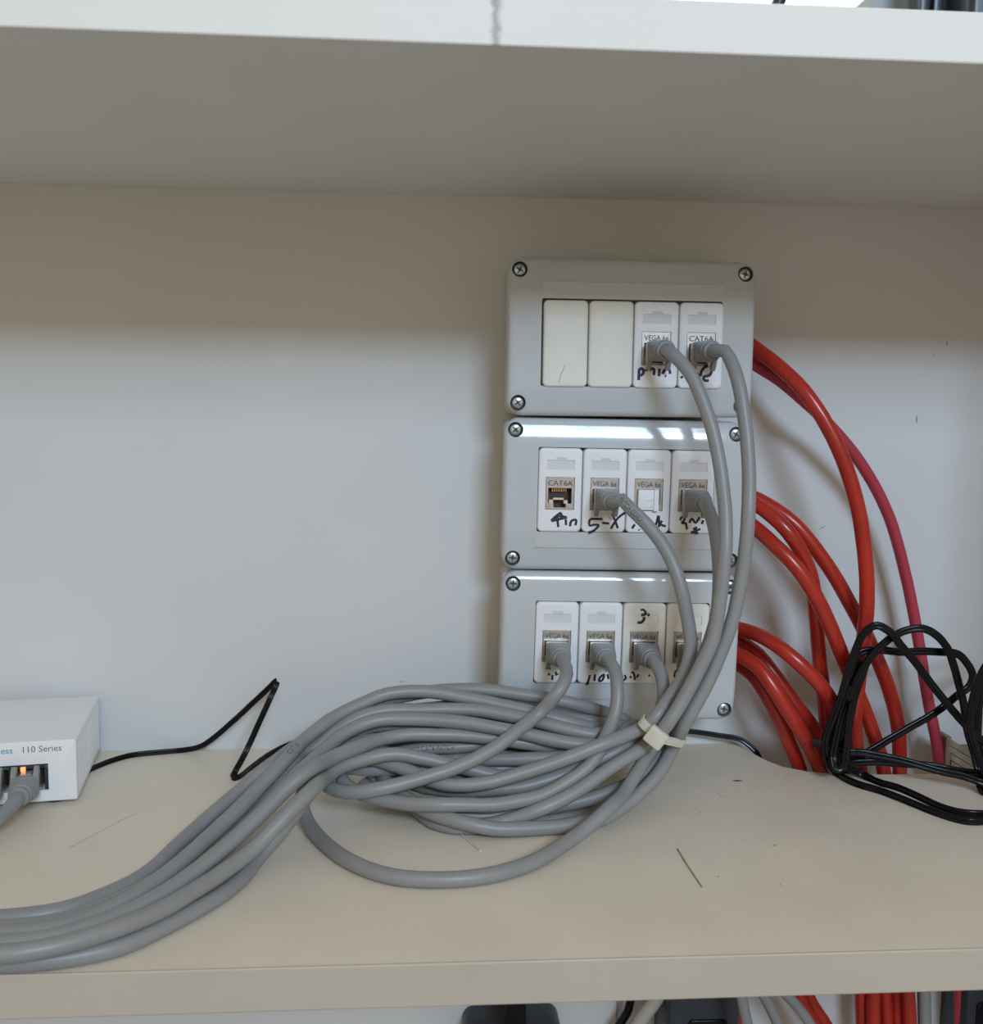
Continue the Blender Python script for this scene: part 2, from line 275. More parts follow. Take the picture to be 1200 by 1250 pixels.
PATHS = {
'A':[127.6,-73,235.8,127.6,-78.9,235.8,130.3,-83,232.5,133.7,-85.9,228.5,137,-88.2,224,139.5,-90.2,219,141.5,-92,213.6,143.4,-93.7,208.2,145.2,-95.3,202.7,146.8,-96.8,197.1,148.1,-98.2,191.4,149.2,-99.5,185.6,150.2,-100.7,179.8,151,-102,174,151.6,-103.2,168.2,152.1,-104.5,162.3,152.5,-105.8,156.5,152.5,-107.5,150.7,152.3,-109.2,145,152,-110.6,139.2,151.5,-111.6,133.3,150.9,-112.3,127.3,150.4,-112.7,121.4,149.9,-112.7,115.4,149.2,-112.8,109.5,148.6,-112.9,103.6,147.8,-113,97.6,146.6,-113.2,91.8,144.4,-113.4,86.3,141.9,-113.6,80.9,139.3,-113.8,75.5,136.6,-114.1,70.2,133.8,-114.4,65,130.9,-114.8,59.8,127.6,-115.7,54.9,124.1,-116.5,50.1,121.5,-114.8,45.5,120.5,-110.7,42.1,119.6,-106.4,39,116.7,-104.1,35.4,111.9,-107.1,33.2,106.9,-109.3,31,101.7,-111.5,28.9,96.6,-113.8,26.8,91.6,-116.3,24.5,86.7,-118.9,22.1,81.6,-121.3,19.8,76.4,-123.5,17.6,71.1,-125.5,15.6,65.6,-127.2,13.7,60.1,-128.5,11.9,54.5,-128.4,9.7,48.8,-127.8,7.6,43,-127.9,6.1,37,-128.3,4.9,31.1,-128.6,4.1,25.1,-129,3.6,19.2,-128.8,3.6,13.5,-126.3,3.6,8.2,-121.8,3.6,3.6,-114,3.6,-0.5,-106.9,5,-5.1,-101.6,6.8,-10,-97.1,8.6,-14.8,-93.3,10.7,-19.7,-90.8,13.3,-23.3,-87.6,16.6,-23.8,-82.4,19.9,-19.2,-79.2,21.2,-13.4,-78.2,21.2,-7.4,-77.3,21.3,-1.5,-76.6,21.4,4.5,-76.1,21.4,10.6,-75.7,21.3,16.6,-75.4,21.3,22.7,-75.2,21.1,28.8,-75.1,20.8,34.9,-75.1,20.4,41,-75.3,19.9,47.1,-75.9,19.7,53.3,-76.6,19.6,59.5,-77,19.6,65.7,-77.2,19.6,71.9,-77,19.6,78.2,-76.7,19.6,84.6,-76.1,19.8,90.9,-75.5,20.3,97.2,-74.9,21,103.3,-74.5,22.1,109.4,-74,23.5,115.4,-73.5,25.5,120.8,-73.6,29.6,121,-75.9,35.5,114.6,-82.1,38.2,109,-88.9,37.9,104.5,-94,35.9,99.4,-98,34.1,93.3,-100.1,33.7,87,-101.1,34.2,80.7,-101.3,34.9,74.6,-100.6,35.7,68.6,-99.4,36.6,62.8,-98,37.6,56.9,-96.6,38.6,51,-95.8,39.7,45.1,-95.2,40.8,39.2,-94.5,41.7,33.4,-93.5,42.6,27.6,-92.4,43.3,21.7,-91.5,43.9,15.8,-90.8,44.3,10,-90.3,44.7,4.1,-89.9,44.9,-1.8,-89.7,45.1,-7.7,-89.7,45.2,-13.6,-89.6,45.3,-19.5,-90.3,45,-25.1,-92.1,44.2,-30.4,-94.3,42.9,-35.1,-97.1,41.3,-39.1,-100.6,39.7,-42.3,-104.8,38,-45.2,-109.4,36.6,-47.6,-114.4,35.8,-49.5,-119.6,35.3,-51.5,-125,34.7,-54.8,-129.2,32.7,-58.9,-131.8,29.3,-63.1,-134.1,25.8,-67.2,-136.8,22.5,-71,-140.1,19.4,-74.6,-144.3,16.9,-77.8,-148.9,14.7,-81.1,-153.6,12.6,-84.3,-158.3,10.6,-87.4,-163.4,8.9,-90.3,-168.7,7.8,-93,-174.2,7,-95.6,-179.7,6.4,-98,-185,5.9,-100,-190.3,5.5,-102,-195.7,5.3,-104.4,-200.8,5.1,-107.8,-205.4,4.8,-112,-209.5,4.6,-116.2,-213.6,4.5,-120.3,-217.8,4.3,-124.4,-221.9,4.1,-129,-225.6,3.9,-134.4,-228.2,3.9,-140.3,-229.7,3.9,-146.2,-230.6,3.9,-152.2,-231.2,3.9,-158.3,-231.5,4,-164.3,-231.3,4,-170.2,-230.8,4.1,-176.2,-230.2,4.2,-182,-229.3,4.2,-187.9,-228.3,4.3,-193.7,-227.3,4.4,-199.5,-226.3,4.5],
'B':[152.2,-73,235.8,152.2,-78.9,235.8,156.8,-82.4,235.3,158.4,-86.4,231.1,159.7,-89.5,226.2,160.8,-92,220.8,161.7,-94.1,215.3,162.5,-95.7,209.5,163.1,-97.1,203.7,163.6,-98.6,197.9,164,-100.2,192.1,164.2,-101.7,186.3,164.3,-103.3,180.6,164.2,-105.1,174.8,163.8,-107.2,169.2,163.3,-109.2,163.6,162.9,-110.6,157.8,162.6,-111.3,151.8,162.3,-111.8,145.8,161.9,-111.9,139.8,161.5,-111.8,133.8,160.9,-111.7,127.8,160.1,-111.7,121.9,159.3,-111.6,115.9,158.3,-111.6,110,157.3,-111.5,104,155.8,-111.5,98.2,154,-111.4,92.5,152,-111.4,86.8,149.9,-111.4,81.2,147.8,-111.4,75.5,145.4,-111.4,70,142.8,-111.4,64.6,140,-111.4,59.2,137.1,-111.7,53.9,134.2,-111.8,48.7,132.7,-109.2,43.6,132.4,-105,39.2,132.2,-100.8,34.8,130.5,-99.2,29.6,127.5,-103,26.1,124.2,-106.9,23.2,120.3,-110,20,116,-112.8,17,111.5,-115.5,14.3,106.8,-118.1,11.7,101.9,-120.9,9.4,96.7,-123.7,7.4,91.3,-126.1,5.8,85.3,-127.6,5.1,79.3,-128.7,4.7,73.2,-130,4.3,67.2,-131.2,4,61.1,-132.2,4.1,55,-133.1,4.3,48.9,-134,4.5,42.8,-134.8,4.8,36.8,-135.2,5.4,30.8,-135.1,6.4,25,-134.6,7.6,19.2,-133.3,8.7,13.7,-130.4,9.3,8.4,-127.2,10,3.4,-124.2,11.2,-1.2,-120.6,12.7,-5.6,-115.9,13.9,-9.7,-110.6,15,-13.8,-104.6,15.8,-16.8,-97.8,16.6,-13.5,-92.1,17.5,-8.4,-87.9,17.9,-2.6,-85.4,17.8,3.4,-84.3,17.5,9.5,-83.7,17.2,15.6,-83.2,16.7,21.7,-82.7,16.1,27.8,-82.2,15.5,33.9,-81.4,14.8,40.1,-80.3,14.2,46.2,-78.9,13.5,52.4,-77.5,12.9,58.5,-76.7,12.7,64.6,-76.1,12.8,70.7,-75.5,12.9,76.8,-74.9,13.1,82.9,-74,13.3,89,-73.2,13.7,95,-72.6,14.2,100.9,-72.1,15,106.7,-71.1,16.4,111.5,-68.9,19.1,113.2,-65.6,23.2,107.8,-64.2,25.4,101.9,-63.9,27.1,95.8,-64.7,28.3,89.6,-65.8,29.3,83.5,-66.9,30.1,77.3,-68.1,30.7,71.2,-69.1,31.3,65,-70,32,58.9,-70.6,32.7,52.9,-71,33.5,46.9,-71,34.5,40.9,-70.9,35.5,35,-70.8,36.5,29,-70.7,37.3,23,-70.9,37.8,17,-71.3,38,11.1,-71.8,38,5.1,-72.4,37.8,-0.8,-73.2,37.5,-6.6,-74.5,37,-12.3,-76.4,36.4,-17.6,-78.8,35.5,-22.7,-81.5,34.2,-27.4,-85.9,33.4,-31.8,-92.1,33.4,-35.6,-97.1,32.5,-38.8,-101.6,31,-41.5,-106.4,29.5,-43.9,-111.4,28,-46,-116.5,26.7,-47.7,-121.9,25.5,-49.2,-127.4,24.6,-50.2,-133.1,24.2,-51.1,-138.8,24.1,-52.3,-144.5,23.4,-54.9,-149,20.8,-58.4,-151.1,16.5,-62.1,-153.1,12.2,-65.9,-155.8,8.5,-69.5,-159.5,5.4,-71.5,-164.9,4.1,-72.5,-170.7,3.8,-73.8,-176.5,3.7,-75.6,-182.2,3.6,-77.8,-187.8,3.7,-80.3,-193.2,3.7,-83.4,-198.4,3.7,-86.7,-203.3,3.7,-90.1,-208.3,3.6,-93.6,-213.1,3.6,-97.3,-217.9,3.6,-101,-222.6,3.6,-104.8,-227.2,3.6,-109.2,-231.3,3.6,-114.4,-234.3,3.6,-119.9,-236.6,3.6,-125.6,-238.5,3.6,-131.5,-239.8,3.6,-137.4,-240.7,3.6,-143.4,-241.2,3.6,-149.4,-241.3,3.6,-155.4,-241.3,3.6,-161.4,-241,3.6,-167.4,-240.5,3.6,-173.4,-239.8,3.6,-179.3,-238.9,3.6,-185.2,-237.8,3.6,-191.2,-236.8,3.6,-194.1,-236.3,3.6],
'C':[102,-69,156.5,102,-75,156.5,105.9,-78.8,158.1,109.2,-82,154.4,113.2,-84.4,150.5,117.2,-86.2,146.5,120.8,-88.2,142.2,124.1,-90.4,137.7,127,-92.6,132.9,129.3,-94.8,127.9,131.3,-96.7,122.6,132.9,-97.9,117,134.4,-98.8,111.3,135.8,-99,105.6,137,-99.1,99.9,138.1,-99.4,94.1,139,-99.7,88.3,138.9,-100,82.5,137.9,-100.5,76.8,136.1,-100.9,71.2,133.4,-101.2,66.1,130.1,-101.7,61.3,126.4,-103.9,57.1,122.6,-107.7,53.9,118.5,-110.4,50.4,116,-107.8,46.7,113.8,-104.3,43.7,108.7,-105.1,41.7,103.1,-108.3,40.8,97.4,-111,39.8,91.7,-113.1,38.5,86.3,-113.9,36.7,80.9,-114.2,34.6,75.5,-114.6,32.7,70,-115,30.8,64.5,-115.4,29.1,58.9,-115.8,27.4,53.3,-116.2,25.9,47.7,-116.6,24.4,42,-117.2,23,36.3,-117.7,21.7,30.5,-117.9,20.9,24.6,-117.8,20.3,18.6,-117.4,20.3,12.8,-116.4,20.7,7.4,-114,21.4,2.3,-111.2,22.5,-2.6,-108.2,23.8,-7.6,-105.6,25.1,-12.9,-103.6,26.3,-18.2,-101.7,27.5,-23.6,-98.7,27.9,-28.8,-94.3,28,-33.9,-89.4,28.2,-37.8,-83.6,29.3,-35.9,-78.1,31.8,-30.2,-76.2,31.6,-24.2,-75.5,30.6,-18.2,-75.2,29.8,-12.3,-75.7,29.3,-6.3,-76.6,28.8,-0.3,-77.6,28.3,5.7,-78.4,27.8,11.7,-79.2,27.3,17.7,-79.8,26.6,23.7,-80.2,25.8,29.7,-80.5,25.1,35.7,-80.8,24.4,41.7,-81,23.9,47.7,-81.4,23.6,53.6,-82.1,23.6,59.5,-82.6,23.7,65.5,-82.7,23.8,71.4,-82.5,23.8,77.4,-82,24,83.3,-81.2,24.4,89.1,-80.3,25,94.8,-79.4,25.9,100.5,-78.5,27.1,105.9,-78,29.4,110.2,-79.7,34.1,104.8,-84.5,38.9,99.8,-89.9,39.3,95.7,-93.9,37.6,90,-94.9,37.7,84.4,-94.4,38.5,78.8,-93.3,39.6,73.2,-92,40.6,67.7,-90.3,41.8,62.3,-88.4,42.9,56.6,-86.9,43.9,50.9,-85.7,44.6,45.2,-84.5,45.4,39.5,-83.3,46.3,33.7,-82.2,47,27.8,-81.6,47.4,21.9,-81.3,47.5,16,-81.3,47.6,10.1,-81.4,47.5,4.1,-81.6,47.4,-1.8,-81.8,47.5,-7.7,-81.9,47.7,-13.7,-82.4,47.7,-19.5,-83.5,47.3,-25.3,-85.2,46.6,-30.7,-87.1,45.1,-35.8,-89.1,42.7,-40.7,-91.1,39.9,-45.3,-93.3,37,-49.8,-95.5,34,-54.6,-97.1,30.8,-57.5,-101.4,29.7,-58.5,-106.5,30.1,-59.4,-111.7,30.5,-61.3,-116.7,29.3,-64,-121,26.6,-67.2,-125.2,23.8,-70.7,-129,20.9,-74.5,-132.6,18.1,-78.6,-136,15.4,-82.5,-139.9,13.1,-85.5,-144.9,11.5,-88.1,-150.2,10.3,-90.9,-155.5,9.2,-93.8,-160.8,8.1,-96.7,-166.2,7.2,-99.5,-171.7,6.4,-102.1,-177.3,5.9,-104.5,-182.8,5.4,-107.1,-188.1,5,-109.9,-193.1,4.6,-112.9,-198,4.3,-116.1,-202.8,4.2,-119.8,-207.3,4.1,-123.9,-211.6,4,-128.1,-215.8,3.9,-133.1,-219.2,4,-138.6,-221.4,4,-144.5,-222.6,4,-150.4,-223.3,4.1,-156.3,-223.7,4.1,-162.2,-223.9,4.2,-168.1,-223.6,4.2,-174,-223,4.3,-179.9,-222.4,4.3,-185.8,-221.6,4.4,-191.6,-220.7,4.4,-197.5,-219.7,4.4,-203.4,-218.6,4.4],
'D':[151.2,-69,156,151.2,-75,156,151.8,-80,153,153,-83.2,148,153.8,-85.9,142.7,154.2,-88.3,137.2,154.4,-90.6,131.7,154.3,-92.9,126.2,154.2,-94.9,120.5,154,-95.8,114.6,153.8,-96.1,108.6,153.3,-96.3,102.6,152.4,-96.4,96.7,151,-96.4,90.9,149.2,-96.6,85.2,147,-96.8,79.6,144.7,-97,74.2,142.1,-97.2,68.8,139.3,-97.4,63.6,136.2,-98.1,58.5,132.7,-99.7,53.9,129.1,-101.3,49.3,126.1,-101.5,44.1,123.9,-99.9,38.6,121.5,-99.1,33.1,118.1,-101.7,29.1,114.7,-106,26.7,111.2,-110.4,24,107.7,-114.3,20.9,104.2,-118.4,18,100.8,-123,16.3,97.8,-127.8,15.9,94.7,-132.7,15.7,91,-137.1,14.8,86.6,-139.9,12.2,81.9,-142.1,9.3,77.3,-145.3,7.4,72.8,-148.9,6.1,68.4,-152.8,5.2,64.2,-156.9,4.7,60.1,-161.1,4.3,55.8,-165.2,4,51.2,-169,3.8,46.4,-172.5,3.7,41.3,-175.6,3.7,36,-178.4,3.7,30.4,-180.5,3.7,24.6,-182.1,3.7,18.7,-183.1,3.7,12.8,-183.5,3.7,6.8,-183.3,3.7,0.8,-182.6,3.7,-5.1,-181.3,3.7,-10.7,-179.2,3.7,-15.9,-176.2,3.7,-20.7,-172.6,3.7,-25.2,-168.6,3.8,-29.3,-164.2,3.8,-32.9,-159.5,3.7,-36.3,-154.4,3.7,-39.3,-149.2,3.6,-42.3,-143.9,3.6,-45.2,-138.5,3.8,-47.9,-133,4.1,-50.3,-127.3,4.2,-52.7,-121.6,4.9,-55,-117,8,-56.1,-115.9,13.8,-54.7,-117.7,19.4,-52.9,-115.7,23.8,-52.7,-109.6,24.2,-52.5,-103.4,24.2,-51.5,-97.5,24.7,-48.6,-93,27.1,-44.5,-90.1,30.6,-39.9,-87.9,34,-34.8,-86.1,36.6,-29,-85.4,38.8,-23,-84.8,40.1,-16.9,-84,40.5,-10.8,-83.5,40.6,-4.6,-83.4,40.5,1.5,-83.7,40.1,7.6,-83.9,39.7,13.7,-84.1,39.2,19.8,-84.3,38.6,25.8,-84.6,38,31.8,-84.9,37.4,37.8,-85.3,36.8,43.7,-85.8,36.3,49.6,-86.2,35.6,55.5,-86.2,34.7,61.4,-86,33.6,67.3,-85.8,32.6,73.1,-85.6,31.6,79,-85.4,30.6,84.8,-85.4,29.6,90.5,-85.7,28.6,96.2,-86.5,28.1,101.7,-87.2,29,106.8,-87.1,30.6,107.1,-85.6,33.1,101.2,-86,34.1,95.7,-88.4,33.7,90.5,-90.6,32.6,85.4,-91.9,31.1,80.1,-92.5,30,74.3,-92.8,30,68.5,-92.9,30.7,62.7,-92.8,31.6,56.9,-92.8,32.6,51.1,-92.8,33.5,45.3,-92.6,34.4,39.4,-92.2,35.2,33.6,-91.7,35.8,27.7,-91.4,36.4,21.8,-91.3,36.9,15.9,-91.4,37.2,10,-91.8,37.4,4.1,-92.2,37.8,-1.8,-92.9,38.1,-7.6,-94,38,-13.3,-95.8,37.7,-18.3,-99.1,37.7,-22.6,-103.4,37.8,-26.7,-108,37.8,-31,-112.3,37.6,-35.3,-116.6,37.2,-39.2,-121,36.9,-42.1,-125.7,36.9,-44.2,-130.8,37.4,-46,-136.1,38.1,-47.9,-141.3,38.5,-50.5,-146.4,38.2,-54.6,-149.7,35.8,-58.9,-152.3,32.6,-62.5,-156,29.7,-66,-159.9,26.9,-69.6,-163.9,24.4,-73.2,-168.1,22.1,-76.7,-172.3,19.9,-80.2,-176.8,18,-83.5,-181.5,16.4,-86.8,-186.4,15.1,-89.9,-191.3,14,-93,-196.5,13.2,-96,-201.7,12.6,-99.2,-206.8,12.1,-102.5,-211.8,11.8,-106,-216.7,11.5,-110,-221.3,11.3,-114.4,-225.5,11.2,-119,-229.4,11.1,-123.9,-232.9,11,-129,-236,10.9,-134.3,-238.7,10.9,-140.1,-240.3,10.9,-146.1,-241,10.9,-152,-241.4,10.9,-158,-241.5,10.9,-164,-241.3,11,-170,-240.9,11,-175.9,-240.2,11,-181.7,-239.3,11.1,-187.6,-238.3,11.1,-193.5,-237.4,11.2],
'E':[77,-69,71.7,77,-75.3,71.8,78.1,-80.7,69,77.5,-86.8,67.6,75.8,-92.5,65.7,72.8,-96.6,62.3,69.2,-96.9,57.8,66.5,-94.7,53.3,62.8,-94.1,49.1,58.2,-97,46.3,53.7,-100.6,44.2,49.1,-103.5,41.7,44.5,-106.1,39,39.7,-108.6,36.5,34.6,-110.9,34.2,29.4,-113,32.2,24.1,-114.9,30.4,18.5,-116.7,28.8,12.9,-118.3,27.4,7.2,-119.7,26.2,1.5,-120.9,25,-4.3,-122.1,23.9,-10.1,-123.3,22.9,-15.9,-124.3,22,-21.8,-124.5,21.1,-27.8,-124,20.1,-33.7,-122.5,19.5,-39,-118.9,19.2,-43.3,-114.2,19.5,-46.1,-108.4,20.3,-46,-102,21.7,-42.9,-96.1,22.4,-38.4,-91.3,22.6,-33,-88.3,22.6,-27.2,-87.7,23.7,-21.2,-88,24.8,-15.2,-88,25.7,-9.2,-87.8,26.6,-3.2,-87.3,27.6,2.7,-86.8,28.4,8.7,-86.6,28.8,14.7,-86.7,28.9,20.8,-86.6,29,26.8,-86.2,29.3,32.9,-85.5,29.6,38.9,-84.5,29.9,45,-83.2,30.1,51.1,-81.8,30.3,57.3,-80.4,30.2,63.5,-79.1,29.9,69.7,-78,29.6,76,-76.8,29.4,82.2,-75.6,29.2,88.5,-74.1,29.3,94.7,-72.5,29.3,101,-70.7,29.6,107.1,-68.9,30.4,112.9,-68,32.2,113.6,-67.2,36.2,108,-67.2,39,102,-67.9,40.9,96,-69.2,43.1,89.9,-70.6,45.3,83.9,-71.7,47.2,77.8,-72.3,48.7,71.7,-72.2,49.9,65.7,-71.6,50.8,59.8,-70.9,51.6,53.8,-70.2,52.3,47.8,-69.5,53.1,41.9,-68.8,53.8,35.9,-68.1,54.2,29.9,-67.5,54.3,23.9,-66.9,54.2,17.9,-66.5,53.9,11.9,-66.3,53.5,5.9,-66.4,52.9,0,-66.8,52.2,-5.8,-67.6,51.3,-11.7,-68.6,50.4,-17.4,-70,49.2,-22.8,-72,47.7,-28,-74.6,45.6,-32.8,-77.4,43.3,-37.7,-80,40.7,-42.5,-82.4,38.1,-47.2,-84.9,35.2,-51.6,-87.5,32.1,-55.8,-90.1,28.6,-59.5,-93.7,25.8,-61.6,-99,24.7,-63.3,-104.6,23.9,-65.9,-109.7,22.3,-69.8,-113.1,19.2,-73.9,-115.9,15.9,-78,-119.2,12.9,-82,-122.7,10.1,-85.8,-126.9,7.8,-89.1,-131.7,6.1,-92.1,-136.9,4.9,-94.8,-142.4,4.2,-97.1,-148.1,3.9,-99.3,-153.9,3.7,-101.5,-159.7,3.7,-103.8,-165.5,3.6,-106.3,-171.2,3.6,-108.8,-176.7,3.6,-111.6,-182,3.7,-114.6,-187.1,3.7,-117.8,-192,3.7,-121.4,-196.8,3.7,-125.3,-201.2,3.8,-129.3,-205.6,3.8,-133.7,-209.7,3.8,-138.8,-212.8,3.8,-144.5,-214.7,3.8,-150.4,-215.8,3.8,-156.3,-216.4,3.8,-162.3,-216.8,3.8,-168.3,-216.6,3.8,-174.3,-216.1,3.9,-180.3,-215.5,3.9,-186.2,-214.7,4,-192.1,-213.7,4,-198,-212.6,4,-203.9,-211.5,4],
'F':[101.6,-69,71.3,101.4,-76,71.8,103.4,-81.5,69.1,103.8,-87,65.7,103.7,-90.5,60.8,103.4,-92.6,55.5,102.3,-94.7,50.2,100.2,-97,45.2,97.5,-100.9,41.1,94.5,-105,37.6,91.7,-108.3,33.9,88.6,-111.2,30.4,84.8,-113.5,27.1,80.4,-115.5,24.3,75.5,-117.2,21.9,70.6,-119,19.6,65.6,-120.7,17.6,60.2,-122.5,16,54.5,-123.9,15.2,48.6,-125.2,14.7,42.8,-126.6,14.3,36.8,-127.9,14.1,30.9,-128.8,14.4,24.9,-129.5,15,18.8,-130.4,15.5,12.8,-131,15.9,6.8,-130.5,15.8,0.9,-129,15.4,-5,-127,15.2,-10.7,-124.7,15.3,-16.5,-122.1,15.6,-22.1,-119.8,16.1,-27.4,-117,16.8,-32.2,-113.5,17.8,-36.3,-109.3,19.4,-38.2,-104.2,21.4,-35.4,-99.4,23.1,-29.9,-97.4,22.2,-24,-97.4,21.4,-17.9,-98.2,21.9,-11.7,-98.5,22.1,-5.6,-99.2,22.2,0.4,-99.2,21.8,6.5,-99,20.9,12.5,-98.8,20,18.6,-98.4,19.3,24.7,-97.5,18.8,30.7,-96,18.7,36.7,-94.7,19,42.6,-93.6,19.6,48.5,-92.5,20.1,54.4,-91.5,20.5,60.4,-90.6,20.7,66.5,-89.9,20.7,72.5,-89.3,20.6,78.6,-88.4,20.6,84.6,-87.3,20.9,90.6,-86,21.2,96.4,-84.7,21.8,102.1,-83.8,23.1,107.5,-83.1,25.3,112.2,-82.5,28.8,112,-80.7,34.1,106.2,-79.1,36.5,100.8,-79.8,35.8,95.1,-81.1,36.4,89.2,-82.3,37.9,83.4,-83.1,39.6,77.6,-83.5,41.2,71.9,-82.9,42.7,66.4,-81.7,44.1,60.8,-80.4,45.4,55.2,-79.4,46.5,49.4,-78.5,47.5,43.7,-77.6,48.6,38,-76.6,49.7,32.2,-75.7,50.7,26.4,-74.9,51.7,20.6,-74.2,52.7,14.7,-73.6,53.7,8.8,-73.1,54.5,2.8,-73,55,-3.2,-73.2,55.1,-9.2,-73.7,54.9,-15.2,-74.5,54.3,-20.8,-76.1,53.1,-26,-78.4,51.4,-31.2,-80.7,49.7,-36.3,-83.3,48,-41.1,-86.3,46.3,-45.5,-90.2,44.6,-49.3,-94.5,42.7,-53.3,-98.4,40.4,-56.6,-103,38.6,-58.5,-108.7,37.9,-60.2,-114.5,37.1,-62.7,-119.6,35.3,-65.7,-124.1,32.8,-68.8,-128.3,30.3,-72.1,-132.5,27.8,-75,-137.1,25.7,-77.7,-141.9,23.8,-80.4,-146.8,22.1,-83.3,-151.7,20.3,-86.2,-156.5,18.7,-88.8,-161.6,17.3,-91.2,-166.9,16.4,-93.3,-172.4,15.6,-95.4,-177.9,15,-97.5,-183.4,14.4,-99.9,-188.8,13.7,-102.5,-194.1,13.1,-105.1,-199.4,12.6,-108,-204.6,12,-111,-209.7,11.5,-114.5,-214.5,11.1,-118.2,-219.1,10.8,-122.3,-223.3,10.6,-127.1,-226.8,10.5,-132.3,-229.7,10.4,-138,-231.7,10.4,-143.8,-232.9,10.4,-149.8,-233.6,10.4,-155.7,-234,10.4,-161.7,-234,10.4,-167.6,-233.8,10.4,-173.6,-233.4,10.5,-179.5,-232.7,10.5,-185.3,-231.8,10.6,-191.2,-230.9,10.6,-197,-230,10.7],
'G':[126.2,-69,70.9,126.2,-75.6,71.1,127.2,-81.5,68.9,128.2,-86.2,64.8,128.4,-89.4,59.6,127.4,-92.6,54.4,125.2,-95.7,49.5,123,-94.8,44.7,120.6,-92.9,40.6,116.3,-93.7,37,111.2,-97.5,35.2,106.1,-101.6,33.7,100.9,-104.1,31.7,95.7,-104.9,29.3,90.5,-105.3,27.1,85.1,-106.3,25.2,79.6,-107.6,23.5,74.1,-108.8,21.9,68.5,-109.9,20.4,62.9,-110.8,19,57.1,-111.7,17.7,51.3,-112.1,16.8,45.3,-112.2,16.2,39.3,-111.8,15.7,33.4,-111.4,15.2,27.4,-110.9,14.8,21.4,-110.1,14.6,15.4,-109.1,14.7,9.5,-107.4,14.8,3.9,-104.6,14.5,-1.2,-100.8,14.8,-5,-96.4,16.6,-2.5,-92.4,19.3,2.7,-90.7,21.3,8.6,-91.1,22.4,14.5,-92,23.3,20.4,-93.2,24,26.3,-94.5,24.8,32.2,-95.8,25.4,38.2,-96.6,25.7,44.2,-97.2,25.9,50.3,-97.7,26,56.3,-98.2,26.3,62.4,-98.6,26.6,68.4,-99,27,74.5,-99.2,27.5,80.7,-98.9,27.9,87,-97.7,28.2,93.3,-95.9,28.3,99.7,-94.4,28.4,106,-93.8,29.1,112,-92.1,30.1,117.5,-87.4,31.6,118.1,-80,33.7,112.9,-74.6,34.7,106.7,-73,35.5,100.3,-72.9,36.5,93.9,-72.6,37.5,87.6,-72,38.4,81.4,-71.5,39.3,75.2,-71.1,40.2,69.1,-70.7,41.1,62.9,-70.4,41.9,56.8,-70.1,42.6,50.7,-69.8,43.3,44.6,-69.4,44,38.6,-69,44.6,32.5,-68.7,45,26.4,-68.5,45.3,20.3,-68.5,45.3,14.2,-68.6,45.1,8.2,-68.9,44.6,2.1,-69.2,44.1,-3.9,-69.6,43.3,-9.9,-70.1,42.5,-15.9,-70.5,41.5,-21.9,-71.1,40.5,-27.8,-71.8,39.3,-33.6,-72.9,38.1,-39.4,-74.5,36.8,-45,-76.3,35.4,-50.6,-78.1,33.7,-55.9,-80.8,32.1,-60.1,-85.1,31.2,-62.8,-91,31.1,-64.9,-97.1,31,-67.8,-102.6,30.1,-71.9,-106.3,27.7,-76.4,-109,24.7,-80.7,-112.2,21.8,-84.6,-116.1,19.4,-88.4,-120.2,17.1,-91.9,-124.6,15,-95.3,-129.2,13.1,-98.4,-133.9,11.4,-101.3,-138.8,9.8,-103.9,-143.8,8.4,-106.4,-148.8,7.3,-108.4,-154.1,6.4,-109.9,-159.5,5.9,-111.4,-164.9,5.4,-113.2,-170.2,5,-115.7,-175.6,4.5,-119.1,-181,4.1,-123.2,-185.9,3.7,-127.4,-190.8,3.6,-131.5,-195.4,3.6,-135.8,-199.6,3.6,-140.6,-203.1,3.7,-146,-205.4,3.7,-151.8,-206.8,3.7,-157.6,-207.9,3.7,-163.4,-208.6,3.7,-169.3,-208.9,3.6,-175.2,-208.8,3.6,-181.2,-208.4,3.6,-187,-207.6,3.6,-192.9,-206.6,3.6,-198.7,-205.5,3.6,-204.6,-204.4,3.6,-207.5,-203.9,3.6],
